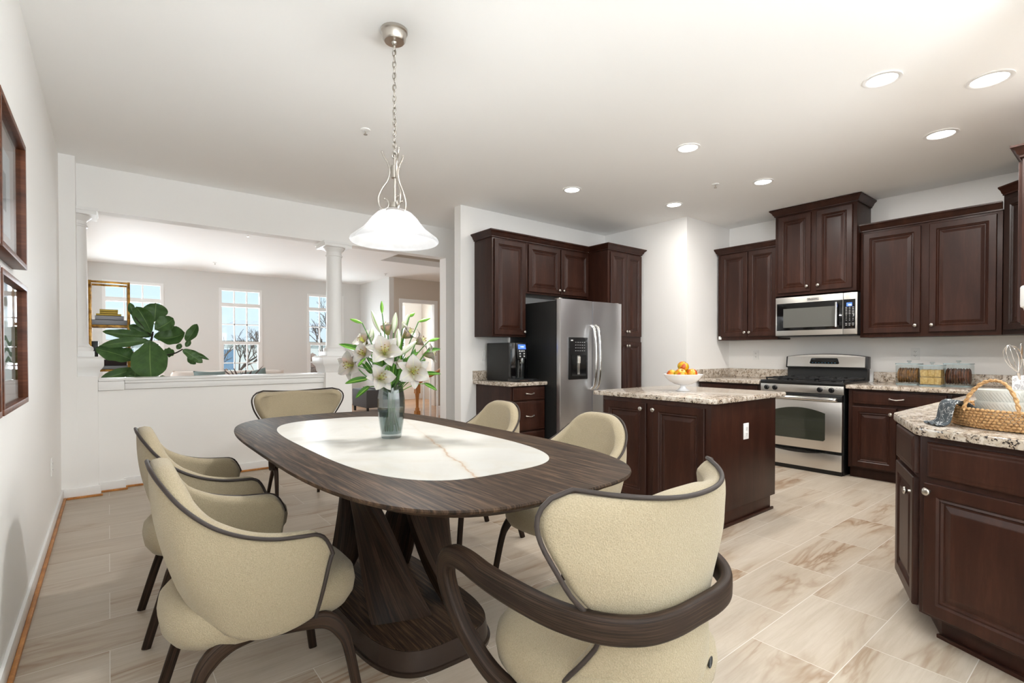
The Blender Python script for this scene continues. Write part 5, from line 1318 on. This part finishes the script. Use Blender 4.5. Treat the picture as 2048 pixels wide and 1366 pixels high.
# sofa
t = thing('sofa', 'pale oatmeal sofa in the living room, only its top showing over the sill', 'sofa', (1.56, 9.25, 0))
MB().box(-.78, .78, -.55, .45, .12, .42).build('seat_base', 'sofa', t, bevel=.04, bseg=3)
MB().box(-.80, .80, .15, .45, .30, .90).build('backrest', 'sofa', t, bevel=.07, bseg=4)
for s in (-1, 1): MB().box(s * .80 - .10, s * .80 + .10, -.55, .45, .12, .62).build('armrest', 'sofa', t, bevel=.05, bseg=3)
for s in (-1, 1): MB().box(s * .38 - .37, s * .38 + .37, -.53, .16, .42, .60).build('seat_cushion', 'sofa', t, bevel=.04, bseg=3)
for sx in (-1, 1):
    for sy in (-1, 1): MB().box(sx * .7 - .03, sx * .7 + .03, sy * .4 - .03, sy * .4 + .03, 0, .12).build('leg', 'walnut_leg', t)
def pillow(x, y, z, w, m, lab, rot):
    t = thing('throw_pillow', lab, 'pillow', (x, y, z), 0, 'throw pillows on the sofa'); t.rotation_euler = (R(-18), R(rot), R(rot * .3))
    b = MB()
    def fn(a, v, s=1):
        u, q = 2 * a - 1, 2 * v - 1; th = (1 - u ** 4) * (1 - q ** 4); pin = 1 - .10 * (1 - abs(u * q)) * (abs(u) ** 3 + abs(q) ** 3)
        return (u * w * pin, s * -.075 * max(th, 0) ** .6, q * w * .62 * pin)
    b.grid(lambda a, v: fn(a, v, 1), 14, 14); b.grid(lambda a, v: fn(a, v, -1), 14, 14); b.build('pillow', m, t, smooth=80)
pillow(.965, 9.14, .785, .22, 'sofa', 'pale pillow at the left end of the sofa', 3)
pillow(1.22, 9.05, .785, .22, 'teal', 'sage grey pillow left of the spiky plant', 2)
pillow(1.83, 9.05, .785, .22, 'teal', 'sage grey pillow right of the spiky plant', -12)
pillow(2.12, 9.14, .765, .22, 'sofa', 'pale pillow at the right end of the sofa', -4)
# spiky plant on a low table
t = thing('side_table', 'round pale table in front of the sofa, hidden behind the half wall', 'table', (1.55, 8.35, 0)); MB().lathe([(.0001, 0), (.16, 0), (.16, .02), (.03, .04), (.03, .50), (.24, .51), (.24, .535), (.0001, .535)], 28).build('table_body', 'ceramic', t, smooth=40)
t = thing('spiky_plant', 'dark bronze spiky-leaved plant in front of the sofa', 'potted plant', (1.55, 8.35, .5355))
MB().lathe([(.0001, 0), (.07, 0), (.09, .14), (.08, .14), (.0001, .12)], 24).build('pot', 'ceramic', t, smooth=40)
rr = random.Random(8)
for i in range(34):
    a = 2 * math.pi * i / 34 + rr.uniform(-.1, .1); e = rr.uniform(.15, 1.25); L = rr.uniform(.28, .44)
    b = MB(); p0 = Vector((.02 * math.cos(a), .02 * math.sin(a), .13)); d = Vector((math.cos(a) * math.cos(e), math.sin(a) * math.cos(e), math.sin(e)))
    add_leaf(b, p0, p0 + d * L, .038, (-d.x * .3, -.6, 1), .10 if e < .8 else .03, .55, .2, 6); b.build('leaf', 'spiky', t, smooth=80)
# dark grey low bench by the side wall
t = thing('low_bench', 'charcoal grey upholstered bench by the living room side wall', 'bench', (4.25, 10.05, 0)); 
MB().box(-.28, .36, -.45, .30, .10, .46).build('seat_box', 'charcoal', t, bevel=.02)
MB().box(-.05, .40, -.47, .30, .462, .485).build('tray_top', 'black', t, bevel=.004)
for sx in (-1, 1):
    for sy in (-1, 1): MB().box(.04 + sx * .28 - .02, .04 + sx * .28 + .02, -.08 + sy * .33 - .02, -.08 + sy * .33 + .02, 0, .10).build('leg', 'black', t)
# stair railing
t = thing('stair_railing', 'oak newel and handrail with white balusters by the stairwell', 'railing', (4.64, 8.76, 0))
b = MB(); b.box(-.045, .045, -.045, .045, 0, .08).box(-.045, .045, -.045, .045, .42, .64); b.lathe([(.045, .08), (.038, .10), (.042, .12), (.028, .15), (.03, .28), (.038, .38), (.045, .42)], 20); b.lathe([(.05, .64), (.052, .66), (.0001, .68)], 16)
b.build('newel_post', 'oak', t, smooth=40)
b = MB(); b.band([(0, 0, .60), (.03, -.30, .72), (.09, -.75, .90), (.16, -1.25, 1.08)], [(1, 0, 0)] * 4, .06, .05, .5); b.build('handrail', 'oak', t, smooth=50)
for i, (x, y) in enumerate([(.02, -.22), (.05, -.42), (.085, -.62), (.11, -.82), (.14, -1.02), (.165, -1.22)]):
    MB().box(x - .014, x + .014, y - .014, y + .014, 0, .63 - y * .375).build('baluster', 'trim', t)
t = thing('stair_flight', 'carpeted stair steps beyond the white balusters', 'stairs', (5.5, 8.3, 0))
for i in range(5): MB().box(-.55, .7, .0 - i * .26, .27 - i * .26, 0, .17 * (i + 1)).build('step', 'sofa', t, bevel=.01)
# ------------------------------------------------------------------ outdoors beyond the windows
b = MB().box(-40, 50, 12.1, 90, -1.1, -1.0); o = b.build('lawn_ground', 'grass'); o['kind'] = 'structure'
def house(x, y, w, d, h, lab):
    t = thing('house', lab, 'house', (x, y, -1.0)); MB().box(0, w, 0, d, 0, h).build('wall', 'siding', t)
    MB().loft([[(-.4, -.4, h), (w + .4, -.4, h), (w + .4, d + .4, h), (-.4, d + .4, h)], [(w * .2, d * .45, h + 1.6), (w * .8, d * .45, h + 1.6), (w * .8, d * .55, h + 1.6), (w * .2, d * .55, h + 1.6)]]).build('roof', 'roof', t)
    for i in range(int(w // 2.2)):
        for k_ in range(int(h // 2.8)):
            f = MB().box(.7 + i * 2.2, 1.7 + i * 2.2, -.06, .0, 1.0 + k_ * 2.8, 2.5 + k_ * 2.8).build('window', 'trim', t)
            MB().box(.78 + i * 2.2, 1.62 + i * 2.2, -.08, -.06, 1.08 + k_ * 2.8, 2.42 + k_ * 2.8).build('pane', 'house_glass', f)
house(5.0, 38, 12, 9, 3.0, 'pale townhouse with blue-grey windows seen through the middle living room window')
house(-7, 40, 10, 9, 3.0, 'pale house seen through the left living room window')
house(19, 44, 12, 9, 3.2, 'pale house far off through the right living room window')
def tree(x, y, h, seed, lab):
    rr = random.Random(seed); b = MB()
    def grow(p, d, L, r_, lev):
        q = p + d * L; b.tube([p, p.lerp(q, .5) + Vector((rr.uniform(-.05, .05), 0, 0)) * L, q], [r_, r_ * .85, r_ * .65], 5, False)
        if lev == 0: return
        for _ in range(3 if lev > 1 else 4):
            nd = (d + Vector((rr.uniform(-.9, .9), rr.uniform(-.7, .7), rr.uniform(-.1, .6)))).normalized(); grow(p.lerp(q, rr.uniform(.55, 1)), nd, L * rr.uniform(.55, .78), r_ * .6, lev - 1)
    grow(Vector((0, 0, 0)), Vector((0, 0, 1)), h * .36, .075, 5); o = b.build('bare_tree', 'branch'); o.location = (x, y, -1.0); tag(o, lab, 'tree', 'bare trees outside the windows')
tree(2.3, 17.5, 3.9, 9, 'slender bare tree outside the middle window, nearest the house'); tree(4.2, 18.5, 3.6, 11, 'low bare tree outside the middle window, between two larger ones'); tree(1.2, 19, 4.0, 1, 'bare tree outside the left living room window'); tree(3.3, 20, 3.8, 2, 'bare tree outside the middle window, left part'); tree(5.0, 22, 4.0, 3, 'bare tree outside the middle window, right part'); tree(6.6, 19, 5.2, 5, 'taller bare tree outside the right window'); tree(7.6, 22, 5.4, 6, 'bare tree behind the taller one at the right window')
rr = random.Random(2)
for i in range(7):
    b = MB()
    for k_ in range(26):
        a = rr.uniform(0, 6.28); e = rr.uniform(.5, 1.4); L = rr.uniform(.6, 1.5); b.tube([(0, 0, 0), (math.cos(a) * math.cos(e) * L * .5, math.sin(a) * math.cos(e) * L * .5, math.sin(e) * L * .6), (math.cos(a) * math.cos(e) * L, math.sin(a) * math.cos(e) * L, math.sin(e) * L)], [.02, .014, .006], 4, False)
        for w_ in range(5):
            u = rr.uniform(.4, 1); c = Vector((math.cos(a) * math.cos(e) * L * u, math.sin(a) * math.cos(e) * L * u, math.sin(e) * L * u)); b.ball(c, rr.uniform(.05, .12), None, None, 6, 4)
    o = b.build('winter_shrub', 'shrub'); o.location = (.3 + i * 1.25, 17 + (i % 3) * .8, -1.0); o.scale = (1.3, 1.3, 1.7); tag(o, 'rusty brown winter shrub outside the living room windows', 'shrub', 'shrubs outside the windows')
